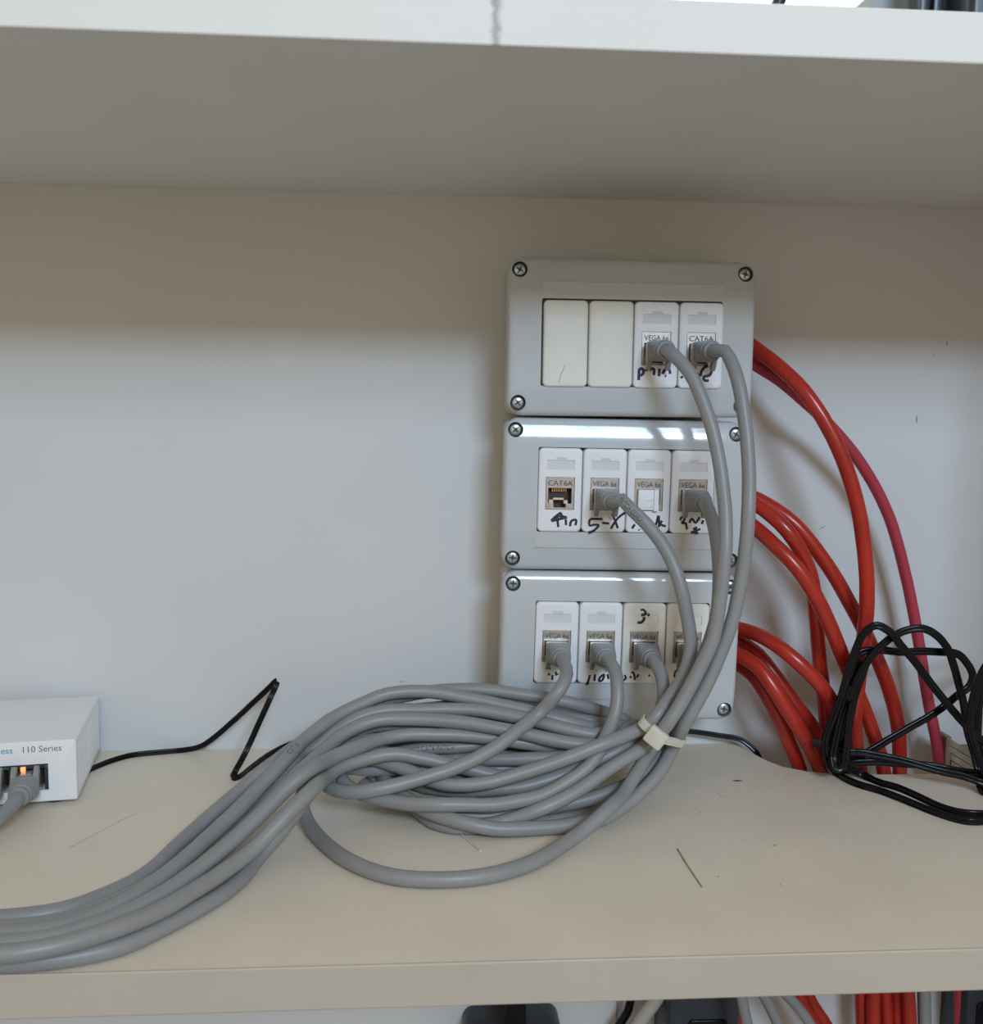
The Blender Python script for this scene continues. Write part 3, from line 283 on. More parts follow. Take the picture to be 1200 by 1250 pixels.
'H':[150.8,-69,70.5,150.9,-74.7,70.4,149,-79.6,68,148.1,-82,62.7,146,-84.6,57.8,142.7,-87.4,53.8,138.8,-90.2,50.3,134.4,-93,47.5,130.4,-95.2,43.8,129.1,-94.3,38.1,129.1,-92.4,32.3,127,-93.6,27.2,123.4,-97.4,24.3,119.4,-100.9,21.5,114.8,-103.8,18.9,109.8,-106.3,16.6,104.4,-108.3,14.8,98.8,-110,13.3,93.1,-111.5,12,87.4,-112.8,10.8,81.5,-113.9,9.9,75.7,-115,9,69.7,-115.9,8.3,63.8,-116.7,7.7,57.9,-117.7,7,52,-118.7,6.4,46,-119.6,6,40,-120.3,5.7,34,-120.9,5.7,27.9,-121.2,6.1,21.9,-121.2,7,15.9,-120.9,8.2,10,-119.8,9.3,4.3,-117.1,9.6,-1.2,-113.1,9.3,-6.7,-108.8,9.1,-12,-104.3,9.3,-17.3,-99.9,9.6,-22.7,-95.5,9.9,-26.7,-89.2,10.5,-22.4,-84.1,11.3,-16.2,-84.7,11.6,-10.1,-86.8,11.3,-4,-89.5,11.2,2,-91.9,11.3,8.2,-93.7,11.4,14.4,-95.2,11.6,20.5,-96.4,11.7,26.7,-97.3,11.8,32.8,-97.9,11.9,39,-98.2,12.1,45.1,-98.3,12.4,51.2,-98,12.7,57.3,-97.6,13,63.4,-97.1,13.4,69.4,-96.6,13.7,75.5,-96.2,14,81.6,-96.3,14.1,87.6,-96.6,14.5,93.5,-96.5,15.5,98.4,-94.9,18.5,94.4,-93.6,21.5,88.5,-94.5,22,82.9,-97,21.1,77.4,-99.5,20,71.7,-101.5,19.2,65.8,-102.9,18.8,59.9,-104.1,18.7,54,-105.2,18.9,48,-105.9,19.3,42,-106.3,20.1,36.1,-106.2,21.4,30.3,-105.9,22.9,24.5,-105.7,24.4,18.7,-105.5,25.8,12.8,-105.4,27.3,7,-105.3,28.8,1.1,-105.4,30.1,-4.7,-105.3,31.4,-10.7,-105.8,32.3,-16.5,-106.9,32.3,-22,-108.4,31.7,-27.2,-110.4,31,-31.9,-113.1,30.7,-36,-116.6,30.3,-39.4,-120.9,30,-41.8,-126.2,29.6,-43.4,-131.9,30,-44,-137.6,31.2,-44.4,-143.4,32.6,-45.1,-149.3,33.6,-46.9,-154.9,33.4,-50.3,-159.3,31.2,-54.1,-163,28.4,-57.9,-166.4,25.2,-61.8,-169.4,21.8,-65.7,-172.4,18.4,-69.6,-176.2,15.8,-73.5,-180.4,13.9,-77,-185.2,12.7,-80.2,-190.3,12.1,-83.5,-195.4,11.5,-86.9,-200.4,11,-90.2,-205.5,10.7,-93.3,-210.8,10.6,-96.5,-215.9,10.5,-100.3,-220.7,10.5,-104.3,-225.3,10.6,-108.6,-229.6,10.7,-113.2,-233.6,10.7,-118,-237.2,10.8,-123,-240.6,10.9,-128.3,-243.5,10.9,-133.8,-245.8,10.9,-139.6,-247.4,10.9,-145.5,-248.3,10.9,-151.5,-248.7,11,-157.5,-248.7,11,-163.4,-248.4,11,-169.4,-247.9,11.1,-175.2,-247.2,11.2,-181.1,-246.3,11.2,-186.9,-245.4,11.3,-189.9,-244.9,11.3],
'R1':[183.2,-18,248.9,187.1,-20.7,245.2,190.8,-23.6,241.6,193.9,-27.6,238.3,196.7,-31.9,235.2,199.5,-36.1,231.9,202.5,-39.8,228.3,205.7,-43.2,224.5,208.9,-46.3,220.5,212.1,-49,216.2,215.2,-51.1,211.5,218.3,-52.7,206.6,221.4,-53.9,201.6,224.3,-54.8,196.4,227.1,-55.6,191.2,229.7,-56.3,185.8,232.2,-56.7,180.4,234.6,-56.9,174.9,236.8,-56.9,169.3,238.9,-56.9,163.7,240.8,-57,158,242.5,-57,152.2,244,-57.1,146.4,245.2,-57.1,140.5,246.3,-57,134.6,247.4,-57,128.7,248.3,-56.9,122.8,249.2,-56.7,116.8,249.9,-56.5,110.9,250.4,-56.2,104.9,250.8,-55.9,98.9,251,-55.5,93,250.9,-55.1,87,250.8,-54.6,81,250.6,-54.2,75.1,250.3,-53.9,69.2,249.9,-53.7,63.3,249.4,-53.5,57.4,249.1,-53.3,51.5,248.9,-53,45.6,248.7,-52.6,39.8,248.8,-52.1,34,249.3,-51.4,28.3,250.2,-50.3,22.6,251.5,-48.8,17.1,253,-47.4,11.5,254.6,-45.9,5.9,256.4,-44.4,0.4,258.3,-43,-5.2,260.2,-41.7,-10.7,262.2,-40.5,-16.2,264.2,-39.4,-21.6,266.4,-38.4,-27,268.5,-37.5,-32.4,270.6,-36.6,-37.8,272.7,-35.9,-43.2,274.7,-35.2,-48.6,276.7,-34.7,-54.1,278.5,-34.3,-59.6,280.3,-34,-65.1,282,-33.8,-70.6,283.7,-33.6,-76.1,285.5,-33.4,-81.7,287.2,-33,-87.4,289,-32.4,-93.3,290.8,-31.7,-99.2,292.5,-31.1,-105.1,294.1,-30.5,-111.1,295.6,-30,-117,296.9,-29.6,-123,298.1,-29.3,-129,299.3,-29.1,-135,300.3,-28.9,-141,301.2,-28.8,-147,302.1,-28.6,-153,303,-28.4,-159,303.7,-28.3,-165.1,304.3,-28.1,-171.1,304.9,-28,-177.1,305.4,-27.9,-183.1,306,-27.8,-189.1,306.3,-27.8,-192.1],
'R2':[185.7,-16,237.9,189.5,-19,234.4,193.4,-22.1,231,197.3,-25.5,228,201.3,-28.8,225,205.5,-31.4,221.6,209.6,-33.6,217.9,213.9,-35.2,214,218.3,-36,210.1,223,-35.8,206.4,227.6,-34.8,202.7,232.2,-33.5,199.1,236.6,-32.4,195.2,240.9,-31.5,191.2,245.2,-30.6,187,249.3,-29.8,182.8,253.2,-29,178.4,257,-28.2,173.8,260.6,-27.4,169.1,264.1,-26.7,164.3,267.5,-25.9,159.4,270.6,-25.2,154.4,273.6,-24.5,149.2,276.4,-24,143.9,278.9,-23.5,138.5,281.1,-23.1,133,283.2,-22.7,127.4,285.2,-22.4,121.8,287,-22.2,116.1,288.8,-22,110.4,290.6,-21.9,104.6,292.2,-21.8,98.9,293.7,-21.7,93.1,295.2,-21.8,87.3,296.6,-21.8,81.5,297.9,-21.9,75.7,299.2,-22.1,69.8,300.4,-22.4,64,301.5,-22.7,58.1,302.6,-23,52.2,303.6,-23.4,46.3,304.8,-23.8,40.5,306,-24.1,34.6,307.3,-24.3,28.8,308.7,-24.6,23,310.2,-24.8,17.2,311.6,-25,11.4,312.9,-25.1,5.5,314.1,-25.1,-0.3,315.3,-25.1,-6.2,316.5,-24.9,-12.1,317.6,-24.7,-17.9,318.7,-24.3,-23.8,319.8,-24,-29.7,320.9,-23.6,-35.5,322,-23.2,-41.4,323,-22.9,-47.3,324.1,-22.5,-53.2,325.2,-22.2,-59,326.3,-21.9,-64.9,327.4,-21.6,-70.8,328.5,-21.4,-76.7,329.6,-21.1,-82.5,330.7,-20.9,-88.4,331.7,-20.6,-94.3,332.8,-20.4,-100.2,333.8,-20.3,-106.1,334.7,-20.1,-112,335.6,-20,-117.9,336.3,-19.9,-123.9,337,-19.9,-129.8,337.6,-19.9,-135.8,338.1,-19.9,-141.7,338.6,-19.9,-147.7,339.1,-20,-153.6,339.6,-20,-159.6,340.1,-20,-165.6,340.5,-20,-171.5,341,-20,-177.5,341.4,-20,-183.5,341.8,-20,-189.4,342.2,-20,-195.4,342.5,-20,-198.4],
'R3':[186.3,-22,158.2,191.3,-24.6,156.2,196.3,-27.1,154,201.1,-29.6,151.3,205.7,-32.1,148.3,210.2,-34.4,145,214.5,-36.2,141.2,218.5,-37.4,137,222.4,-38.3,132.5,226.1,-39,127.8,229.8,-39.5,123,233.3,-40,118.2,236.8,-40.3,113.2,240.1,-40.4,108.2,243.3,-40.4,103.1,246.4,-40.3,98,249.6,-40.1,92.8,252.7,-39.8,87.7,255.8,-39.3,82.6,258.9,-38.7,77.4,261.8,-38.1,72.2,264.7,-37.6,66.9,267.5,-37.2,61.6,270.2,-36.7,56.3,272.8,-36.3,50.8,275.3,-35.8,45.3,277.5,-35.3,39.8,279.7,-34.8,34.1,281.6,-34.3,28.4,283.2,-33.8,22.6,284.5,-33.4,16.7,285.4,-32.9,10.7,286.1,-32.4,4.7,286.7,-31.9,-1.3,287.4,-31.3,-7.3,288,-30.6,-13.3,288.7,-29.8,-19.3,289.4,-28.9,-25.3,290,-28.1,-31.4,290.6,-27.2,-37.4,291.2,-26.3,-43.4,291.8,-25.5,-49.4,292.3,-24.7,-55.4,292.8,-24.1,-61.4,293.3,-23.5,-67.4,293.7,-22.9,-73.4,294.1,-22.4,-79.4,294.6,-21.9,-85.5,294.9,-21.4,-91.5,295.3,-20.9,-97.5,295.7,-20.5,-103.5,296.2,-20.2,-109.5,296.6,-19.9,-115.6,297,-19.7,-121.6,297.5,-19.7,-127.6,298,-19.7,-133.7,298.5,-19.7,-139.7,299,-19.8,-145.7,299.5,-19.9,-151.8,300,-19.9,-157.8,300.5,-19.9,-163.8,301,-20,-169.8,301.4,-20.1,-175.8,301.9,-20.1,-181.8,302.4,-20.2,-187.8,302.9,-20.3,-193.8,303.1,-20.3,-196.8],
'R4':[182.2,-32,156.2,186.6,-35.6,154.3,190.8,-39.3,152.3,194.5,-43.1,149.6,197.8,-46.9,146.4,201.5,-49.8,142.7,205.2,-51.7,138.4,208.9,-52,133.7,212.4,-51,129,215.5,-49.8,124.1,218.5,-48.4,119,221,-46.9,113.8,223.1,-45.5,108.4,224.7,-44.3,102.8,226,-43.2,97,227.1,-42.1,91.2,228.3,-41.2,85.4,229.4,-40.3,79.6,230.4,-39.4,73.7,231.5,-38.6,67.9,232.6,-37.8,62,233.7,-37,56.1,235,-36.3,50.3,236.3,-35.6,44.4,237.6,-34.9,38.6,238.6,-34.3,32.6,239.5,-33.7,26.7,240.5,-32.9,20.8,241.9,-32,14.9,243.6,-30.9,9.2,245.5,-29.8,3.5,247.5,-28.6,-2.1,249.5,-27.7,-7.7,251.6,-26.8,-13.4,253.7,-25.9,-19,255.9,-25.1,-24.6,258.1,-24.3,-30.2,260.3,-23.5,-35.8,262.5,-22.8,-41.4,264.7,-22.2,-47,266.8,-21.6,-52.6,268.8,-21.1,-58.2,270.8,-20.5,-63.9,272.7,-20,-69.5,274.7,-19.4,-75.2,276.7,-18.9,-80.8,278.6,-18.4,-86.5,280.5,-17.9,-92.2,282.3,-17.4,-97.9,284,-17.2,-103.5,285.4,-17.3,-109.1,286.7,-17.5,-114.7,287.8,-17.7,-120.3,288.6,-18.1,-126,289.3,-18.5,-131.7,289.9,-18.9,-137.5,290.4,-19.3,-143.2,290.9,-19.7,-149,291.3,-20,-154.9,291.9,-20.3,-160.7,292.4,-20.5,-166.5,292.9,-20.6,-172.4,293.3,-20.8,-178.3,293.8,-20.9,-184.2,294.3,-21,-190.2,294.8,-21,-196.1],
'R5':[182.3,-30,145.6,185.5,-34.4,143.1,188.7,-38.8,140.6,191.8,-43.1,137.8,194.6,-47.4,134.7,197.5,-51.3,131.3,201.1,-54.4,127.5,204.9,-56.7,123.5,208.6,-58.4,119.1,212.2,-59.4,114.4,215.6,-59.9,109.5,218.9,-60,104.5,222,-59.6,99.4,225,-59,94.2,227.8,-58.5,89,230.5,-58,83.7,233.3,-56.8,78.5,236.2,-54.8,73.6,239.1,-51.9,69.3,242,-48.6,65.2,244.9,-45.2,61.2,247.8,-42.1,57,250.7,-39.8,52.3,253.5,-38.7,47.1,256.2,-38.3,41.8,258.8,-38,36.4,261.4,-37.5,31,263.9,-36.9,25.6,266.4,-36.3,20.2,268.8,-35.7,14.7,271.1,-35,9.2,273.4,-34.2,3.7,275.4,-33.5,-1.9,277,-32.8,-7.6,278.4,-32.1,-13.4,279.6,-31.5,-19.3,280.7,-30.8,-25.2,281.6,-30.2,-31.1,282.5,-29.5,-37,283.3,-28.9,-42.9,283.9,-28.3,-48.9,284.5,-27.7,-54.9,285,-27.1,-60.9,285.4,-26.4,-66.9,285.6,-25.8,-73,285.6,-25.3,-79,285.4,-25,-84.9,285.1,-25,-90.8,284.7,-25.3,-96.5,284.2,-25.4,-102.3,283.9,-25.4,-108.2,283.6,-25.4,-114.2,283.2,-25.5,-120.1,282.7,-25.7,-126.1,282.1,-25.9,-132,281.6,-26.2,-138,281.1,-26.5,-143.9,280.8,-26.8,-149.9,280.7,-26.9,-155.8,280.9,-27,-161.8,281.2,-27.1,-167.8,281.7,-27.1,-173.7,282.2,-27.1,-179.7,282.7,-27.2,-185.6,283.2,-27.2,-191.6],
'R6':[181.3,-20.7,78.5,185.9,-24.4,78.1,190.1,-28.5,77.7,193,-33.7,77.4,195.5,-38.9,76.8,198.4,-44,75.7,201.5,-48.7,74,205.3,-52.4,71.3,209.4,-55.1,67.9,213.6,-57,64.1,218,-57.9,60.1,222.2,-57.9,55.8,226.4,-57.1,51.4,230.3,-55.6,47,233.9,-53.7,42.3,237.2,-51.4,37.6,240.1,-49,32.7,242.5,-46.5,27.5,244.6,-44.2,22.2,246.6,-42.1,17,248.5,-40.3,11.7,250.3,-38.7,6.4,251.9,-37.3,1,253.5,-36.1,-4.5,254.9,-35.1,-10,256.3,-34.3,-15.6,257.6,-33.5,-21.2,258.9,-32.8,-26.9,260.2,-32.2,-32.6,261.4,-31.5,-38.3,262.6,-30.8,-44.1,263.8,-30,-49.9,264.9,-29.2,-55.7,266,-28.4,-61.6,266.9,-27.6,-67.5,267.7,-26.8,-73.4,268.5,-26.1,-79.4,269.2,-25.3,-85.3,269.9,-24.6,-91.3,270.5,-24,-97.3,271.1,-23.3,-103.3,271.8,-22.7,-109.3,272.4,-22.2,-115.3,273.1,-21.7,-121.3,273.7,-21.2,-127.3,274.3,-20.9,-133.3,274.9,-20.5,-139.3,275.4,-20.3,-145.3,276,-20,-151.3,276.6,-19.8,-157.4,277.1,-19.7,-163.4,277.7,-19.6,-169.4,278.3,-19.6,-175.3,278.8,-19.7,-181.3,279.4,-19.7,-187.3,279.9,-19.7,-193.3,280.2,-19.7,-196.3],
'R7':[183.1,-15.3,72.2,187.9,-18.1,70,192.5,-21.3,67.8,196,-25.6,65.7,199.2,-29.9,63,202.4,-33,59,205.6,-35.2,54.5,209,-36.8,49.9,212.4,-37.6,45.1,215.8,-38.1,40.3,219.3,-38.4,35.5,223.1,-38.7,30.9,226.8,-38.7,26.3,230.3,-38.6,21.6,233.7,-38.3,16.7,236.5,-37.9,11.5,239,-37.2,6.1,241.1,-36.3,0.6,242.8,-35.3,-5,244.2,-34.3,-10.8,245.4,-33.3,-16.6,246.4,-32.3,-22.4,247.3,-31.3,-28.3,248.1,-30.3,-34.1,248.8,-29.3,-40,249.3,-28.3,-45.9,249.7,-27.4,-51.8,250,-26.5,-57.7,250,-25.7,-63.7,249.8,-24.9,-69.6,249.4,-24.2,-75.5,248.8,-23.4,-81.4,248.1,-22.7,-87.3,247.4,-22.1,-93.2,246.6,-21.5,-99.1,245.9,-20.9,-105,245.2,-20.3,-110.9,244.6,-19.8,-116.8,243.9,-19.4,-122.8,243,-19,-128.7,242.2,-18.7,-134.6,241.5,-18.4,-140.5,241.4,-18.2,-146.5,242.1,-18,-152.4,243.9,-17.9,-158,246.8,-17.9,-163.3,250.2,-17.9,-168.2,253.6,-18,-173.1,256.7,-18,-178.2,259.3,-18,-183.5,261.9,-18,-188.9,264.4,-18,-194.4,266.8,-18,-199.8,268.1,-18,-202.5],
'R8':[177.9,-28,67.4,181.6,-32.6,66.1,185.3,-37.1,64.8,189.1,-41.3,62.9,192.9,-45.2,60.4,196.2,-48.4,56.6,199.1,-50.8,51.9,202.2,-52.6,47.1,205.3,-53.6,42.1,208.5,-54,37,211.9,-53.7,32.1,215.3,-52.8,27.3,218.7,-51.6,22.5,222,-50.2,17.7,225.2,-48.5,12.9,228.1,-46.7,8,231,-44.6,3.2,233.7,-42.3,-1.7,235.7,-40.4,-6.9,237.1,-38.9,-12.6,238,-37.6,-18.3,238.7,-36.5,-24.2,239.3,-35.5,-30.1,239.7,-34.6,-36,239.9,-33.8,-41.9,240.1,-33,-47.8,240.1,-32.3,-53.8,239.9,-31.7,-59.8,239.4,-31.2,-65.7,238.7,-30.9,-71.6,237.9,-30.6,-77.6,236.9,-30.5,-83.5,235.9,-30.3,-89.4,234.9,-30.2,-95.3,234,-30.1,-101.2,233.2,-30,-107.2,232.5,-29.9,-113.1,231.7,-29.9,-119,230.8,-29.9,-125,230.1,-29.9,-130.9,229.8,-30,-136.9,230.1,-30,-142.9,231.5,-30,-148.7,234,-30,-154.1,237.1,-30,-159.3,240.4,-30,-164.3,243.3,-30,-169.5,246,-30,-174.8,248.5,-30,-180.3,251,-30,-185.7,253.5,-30,-191.1,254.8,-30,-193.9],
'R9':[182.3,-18,57.5,187.3,-21,56.1,191.9,-24.5,54.3,195,-29.1,51.9,197.8,-33.1,48.5,200.4,-36,43.9,203.1,-38.1,39,205.9,-39.3,33.8,208.7,-39.9,28.5,211.4,-39.9,23.1,214.1,-39.1,17.8,216.7,-38.1,12.4,219.4,-37.2,7.1,222.1,-36.4,1.9,224.4,-35.4,-3.6,226,-34.3,-9.3,227.2,-32.9,-15.1,228,-31.6,-20.9,228.5,-30.2,-26.7,228.5,-28.9,-32.6,228.1,-27.9,-38.5,227.2,-27,-44.4,226,-26.1,-50.2,224.5,-25.4,-56,222.8,-24.7,-61.7,220.9,-24,-67.4,219,-23.4,-73.1,217,-22.9,-78.8,215,-22.5,-84.4,212.9,-22.1,-90.1,210.8,-21.8,-95.7,208.5,-21.6,-101.2,205.9,-21.6,-106.7,203.3,-21.6,-112.1,200.7,-21.6,-117.5,198.1,-21.7,-123,195.5,-21.8,-128.4,193.2,-21.9,-134,191.2,-22,-139.6,190.1,-22,-145.5,190,-22,-151.6,191.2,-22,-157.4,193.4,-22,-163.1,196.6,-22,-168.2,199.8,-22,-173.2,202.6,-22,-178.6,205.2,-22,-184,207.6,-22,-189.5,210.1,-22,-195,211.4,-22,-197.7],
'lead':[-183.9,-43.4,2,-183.4,-41.6,1.9,-182.9,-39.7,1.7,-182.4,-37.9,1.6,-181.8,-36,1.5,-181,-34.2,1.4,-180.2,-32.4,1.4,-179.4,-30.7,1.4,-178.5,-28.9,1.4,-177.5,-27.1,1.4,-176.5,-25.4,1.5,-175.4,-23.8,1.5,-174.3,-22.1,1.5,-173.1,-20.5,1.5,-171.8,-19,1.5,-170.5,-17.5,1.5,-169.1,-16,1.5,-167.7,-14.7,1.5,-166,-13.5,1.5,-164.3,-12.5,1.5,-162.5,-11.7,1.5,-160.6,-11,1.5,-158.7,-10.4,1.5,-156.8,-9.8,1.5,-154.9,-9.3,1.5,-152.9,-8.9,1.5,-151,-8.4,1.5,-149.1,-7.9,1.5,-147.1,-7.4,1.5,-145.2,-6.8,1.4,-143.3,-6.4,1.4,-141.3,-6,1.4,-139.3,-5.7,1.5,-137.3,-5.7,1.7,-135.4,-6.1,2.1,-133.6,-6.7,2.5,-131.9,-7.6,3.1,-130.3,-8.5,3.7,-128.7,-9.4,4.4,-127.1,-10.2,5.2,-125.4,-10.8,6,-123.8,-11.3,7,-122.2,-11.7,8.2,-120.7,-12.1,9.3,-119.2,-12.6,10.6,-117.7,-13,11.8,-116.2,-13.4,13.1,-114.8,-13.8,14.4,-113.3,-14.2,15.7,-111.9,-14.6,17,-110.5,-15,18.4,-109.1,-15.4,19.7,-107.7,-15.8,21.1,-106.2,-16.2,22.4,-104.8,-16.5,23.7,-103.4,-16.9,25.1,-102,-17.2,26.5,-100.6,-17.5,27.8,-99.2,-17.8,29.2,-97.8,-18.1,30.6,-96.4,-18.4,32,-95,-18.7,33.4,-93.5,-19,34.8,-92.1,-19.2,36.2,-90.7,-19.4,37.5,-89.3,-19.5,38.9,-87.8,-19.6,40.3,-86.4,-19.7,41.7,-85,-19.9,43.1,-83.6,-20.2,44.6,-82.3,-20.4,46.1,-81,-21.1,47.3,-80.3,-22.7,46.6,-80.7,-23.8,45,-81.5,-24.3,43.2,-82.3,-24.8,41.5,-83.1,-25.4,39.8,-83.9,-26.3,38.1,-84.5,-27.3,36.6,-85.2,-28.5,35,-85.8,-29.7,33.6,-86.5,-30.9,32.1,-87.1,-32.1,30.7,-87.7,-33.4,29.2,-88.4,-34.6,27.8,-89,-35.8,26.3,-89.7,-36.9,24.8,-90.3,-38.1,23.3,-90.9,-39.3,21.8,-91.6,-40.5,20.3,-92.2,-41.6,18.8,-92.9,-42.8,17.3,-93.6,-43.8,15.8,-94.3,-44.7,14.2,-95.1,-45.5,12.5,-96,-46,10.8,-97,-46.3,9,-97.9,-46.5,7.3,-98.9,-46.8,5.6,-99.8,-47.3,3.9,-100.5,-48.3,2.4,-100.9,-50.2,1.8,-100.8,-52.2,1.6,-99.5,-52.8,1.5,-98,-51.4,1.5,-97.1,-49.7,1.4,-96.5,-47.8,1.4,-95.9,-45.9,1.4,-95.4,-44,1.4,-94.9,-42,1.5,-94.4,-40.1,1.5,-93.8,-38.2,1.5,-93.2,-36.4,1.5,-92.6,-34.5,1.6,-92,-32.6,1.6,-91.4,-30.8,1.7,-90.8,-28.9,1.7,-90.2,-27,1.8,-89.5,-25.2,1.9,-88.8,-23.4,1.9,-88.1,-21.5,2,-87.4,-19.7,2.1,-86.6,-18,2.2,-85.7,-16.2,2.3,-84.8,-14.5,2.4,-83.9,-12.8,2.4,-83,-11,2.5,-82.1,-9.3,2.5,-81.1,-7.6,2.6,-80.1,-6,2.6,-78.9,-4.4,2.8,-77.5,-3.1,3,-75.8,-2.2,3.4,-73.9,-2.2,4,-72.4,-3.1,4.6,-71,-4.3,5.3,-69.8,-5.6,6,-68.6,-7,6.6,-67.4,-8.4,7.2,-66.1,-9.8,7.8,-64.9,-11.1,8.4,-63.5,-12.4,8.9,-62,-13.5,9.4,-60.3,-14.4,9.9,-58.4,-15,10.2,-56.5,-15.3,10.4,-54.5,-15.4,10.6,-52.5,-15.4,10.7,-50.5,-15.3,10.7,-48.6,-15.1,10.7,-46.6,-14.8,10.7,-44.6,-14.5,10.7,-42.6,-14.1,10.6,-40.7,-13.8,10.6,-38.7,-13.4,10.5,-36.7,-13.1,10.4,-34.7,-12.8,10.4,-32.8,-12.5,10.3,-30.8,-12.3,10.3,-28.8,-12.2,10.3,-26.8,-12,10.3,-24.8,-11.9,10.3,-22.8,-11.8,10.3,-20.8,-11.7,10.4,-18.8,-11.6,10.4,-16.8,-11.5,10.4,-14.8,-11.4,10.4,-12.8,-11.4,10.4,-10.8,-11.3,10.4,-8.8,-11.2,10.4,-6.8,-11.1,10.4,-4.8,-11,10.4,-2.8,-10.9,10.4,-0.8,-10.9,10.4,1.2,-10.8,10.4,3.2,-10.7,10.4,5.2,-10.7,10.5,7.2,-10.6,10.5,9.2,-10.5,10.5,11.2,-10.5,10.5,13.2,-10.4,10.5,15.2,-10.3,10.5,17.2,-10.3,10.5,19.2,-10.2,10.5,21.2,-10.1,10.5,23.2,-10.1,10.5,25.2,-10,10.5,27.2,-9.9,10.5,29.2,-9.9,10.5,31.2,-9.8,10.5,33.2,-9.7,10.5,35.2,-9.7,10.5,37.2,-9.6,10.5,39.2,-9.5,10.5,41.2,-9.4,10.5,43.2,-9.4,10.5,45.2,-9.3,10.5,47.2,-9.2,10.5,49.2,-9.2,10.5,51.2,-9.1,10.5,53.2,-9.1,10.5,55.2,-9,10.5,57.2,-8.9,10.5,59.2,-8.9,10.5,61.2,-8.8,10.4,63.2,-8.7,10.4,65.2,-8.7,10.4,67.2,-8.6,10.4,69.2,-8.6,10.4,71.2,-8.5,10.4,73.2,-8.5,10.4,75.2,-8.4,10.4,77.2,-8.3,10.4,79.2,-8.3,10.5,81.2,-8.3,10.5,83.2,-8.2,10.5,85.2,-8.2,10.5,87.2,-8.1,10.5,89.2,-8.1,10.5,91.2,-8,10.6,93.2,-8,10.6,95.2,-8,10.6,97.2,-8,10.7,99.2,-7.9,10.7,101.2,-7.9,10.8,103.2,-7.9,10.8,105.2,-7.9,10.9,107.2,-7.9,11,109.2,-7.8,11,111.2,-7.8,11.1,113.2,-7.8,11.2,115.2,-7.8,11.3,117.2,-7.8,11.4,119.2,-7.8,11.5,121.2,-7.8,11.5,123.2,-7.8,11.6,125.2,-7.8,11.7,127.2,-7.8,11.8,129.2,-7.8,11.9,131.2,-7.8,11.9,133.2,-7.8,12,135.2,-7.9,12,137.2,-7.9,12.1,139.2,-7.9,12.1,141.2,-7.9,12.1,143.2,-8,12.1,145.2,-8,12.1,147.2,-8.1,12,149.2,-8.1,12,151.1,-8.2,11.9,153.1,-8.3,11.8,155.1,-8.4,11.6,157.1,-8.5,11.5,159.1,-8.6,11.4,161.1,-8.7,11.2,163.1,-8.8,11,165.1,-8.9,10.8,167.1,-9,10.6,169.1,-9.1,10.4,171,-9.2,10.2,173,-9.3,9.9,175,-9.4,9.6,177,-9.5,9.3,179,-9.6,9,180.9,-9.8,8.7,182.9,-9.9,8.4,184.9,-10,8.1,186.9,-10.2,7.9,188.8,-10.3,7.6,190.8,-10.4,7.4,192.8,-10.6,7,194.7,-10.9,6.6,196.6,-11.3,5.9,198.3,-11.8,5.1,199.9,-12.4,4,201.4,-13,2.9,202.9,-13.6,1.7,204.2,-14.3,0.4,205.4,-14.9,-1.1,206.5,-15,-2.8,207.4,-14.9,-4.6,208.2,-14.5,-6.4,208.9,-14.1,-8.2,209.6,-13.7,-10,210.2,-13.2,-11.9,210.7,-12.8,-13.8,211.2,-12.4,-15.7,211.7,-12.1,-17.6,212.1,-11.8,-19.5,212.5,-11.6,-21.5,212.9,-11.4,-23.4,213.2,-11.2,-25.4,213.5,-11,-27.3,213.8,-10.8,-29.3,214,-10.7,-31.3,214.3,-10.5,-33.3,214.5,-10.3,-35.3,214.7,-10.2,-37.2,214.9,-10,-39.2,215.1,-9.9,-41.2,215.3,-9.8,-43.2,215.5,-9.6,-45.2,215.7,-9.5,-47.2,215.9,-9.3,-49.2,216.1,-9.2,-51.1,216.3,-9,-53.1,216.5,-8.9,-55.1,216.7,-8.8,-57.1,216.9,-8.6,-59.1,217.1,-8.5,-61.1,217.3,-8.3,-63,217.5,-8.2,-65,217.8,-8,-67],
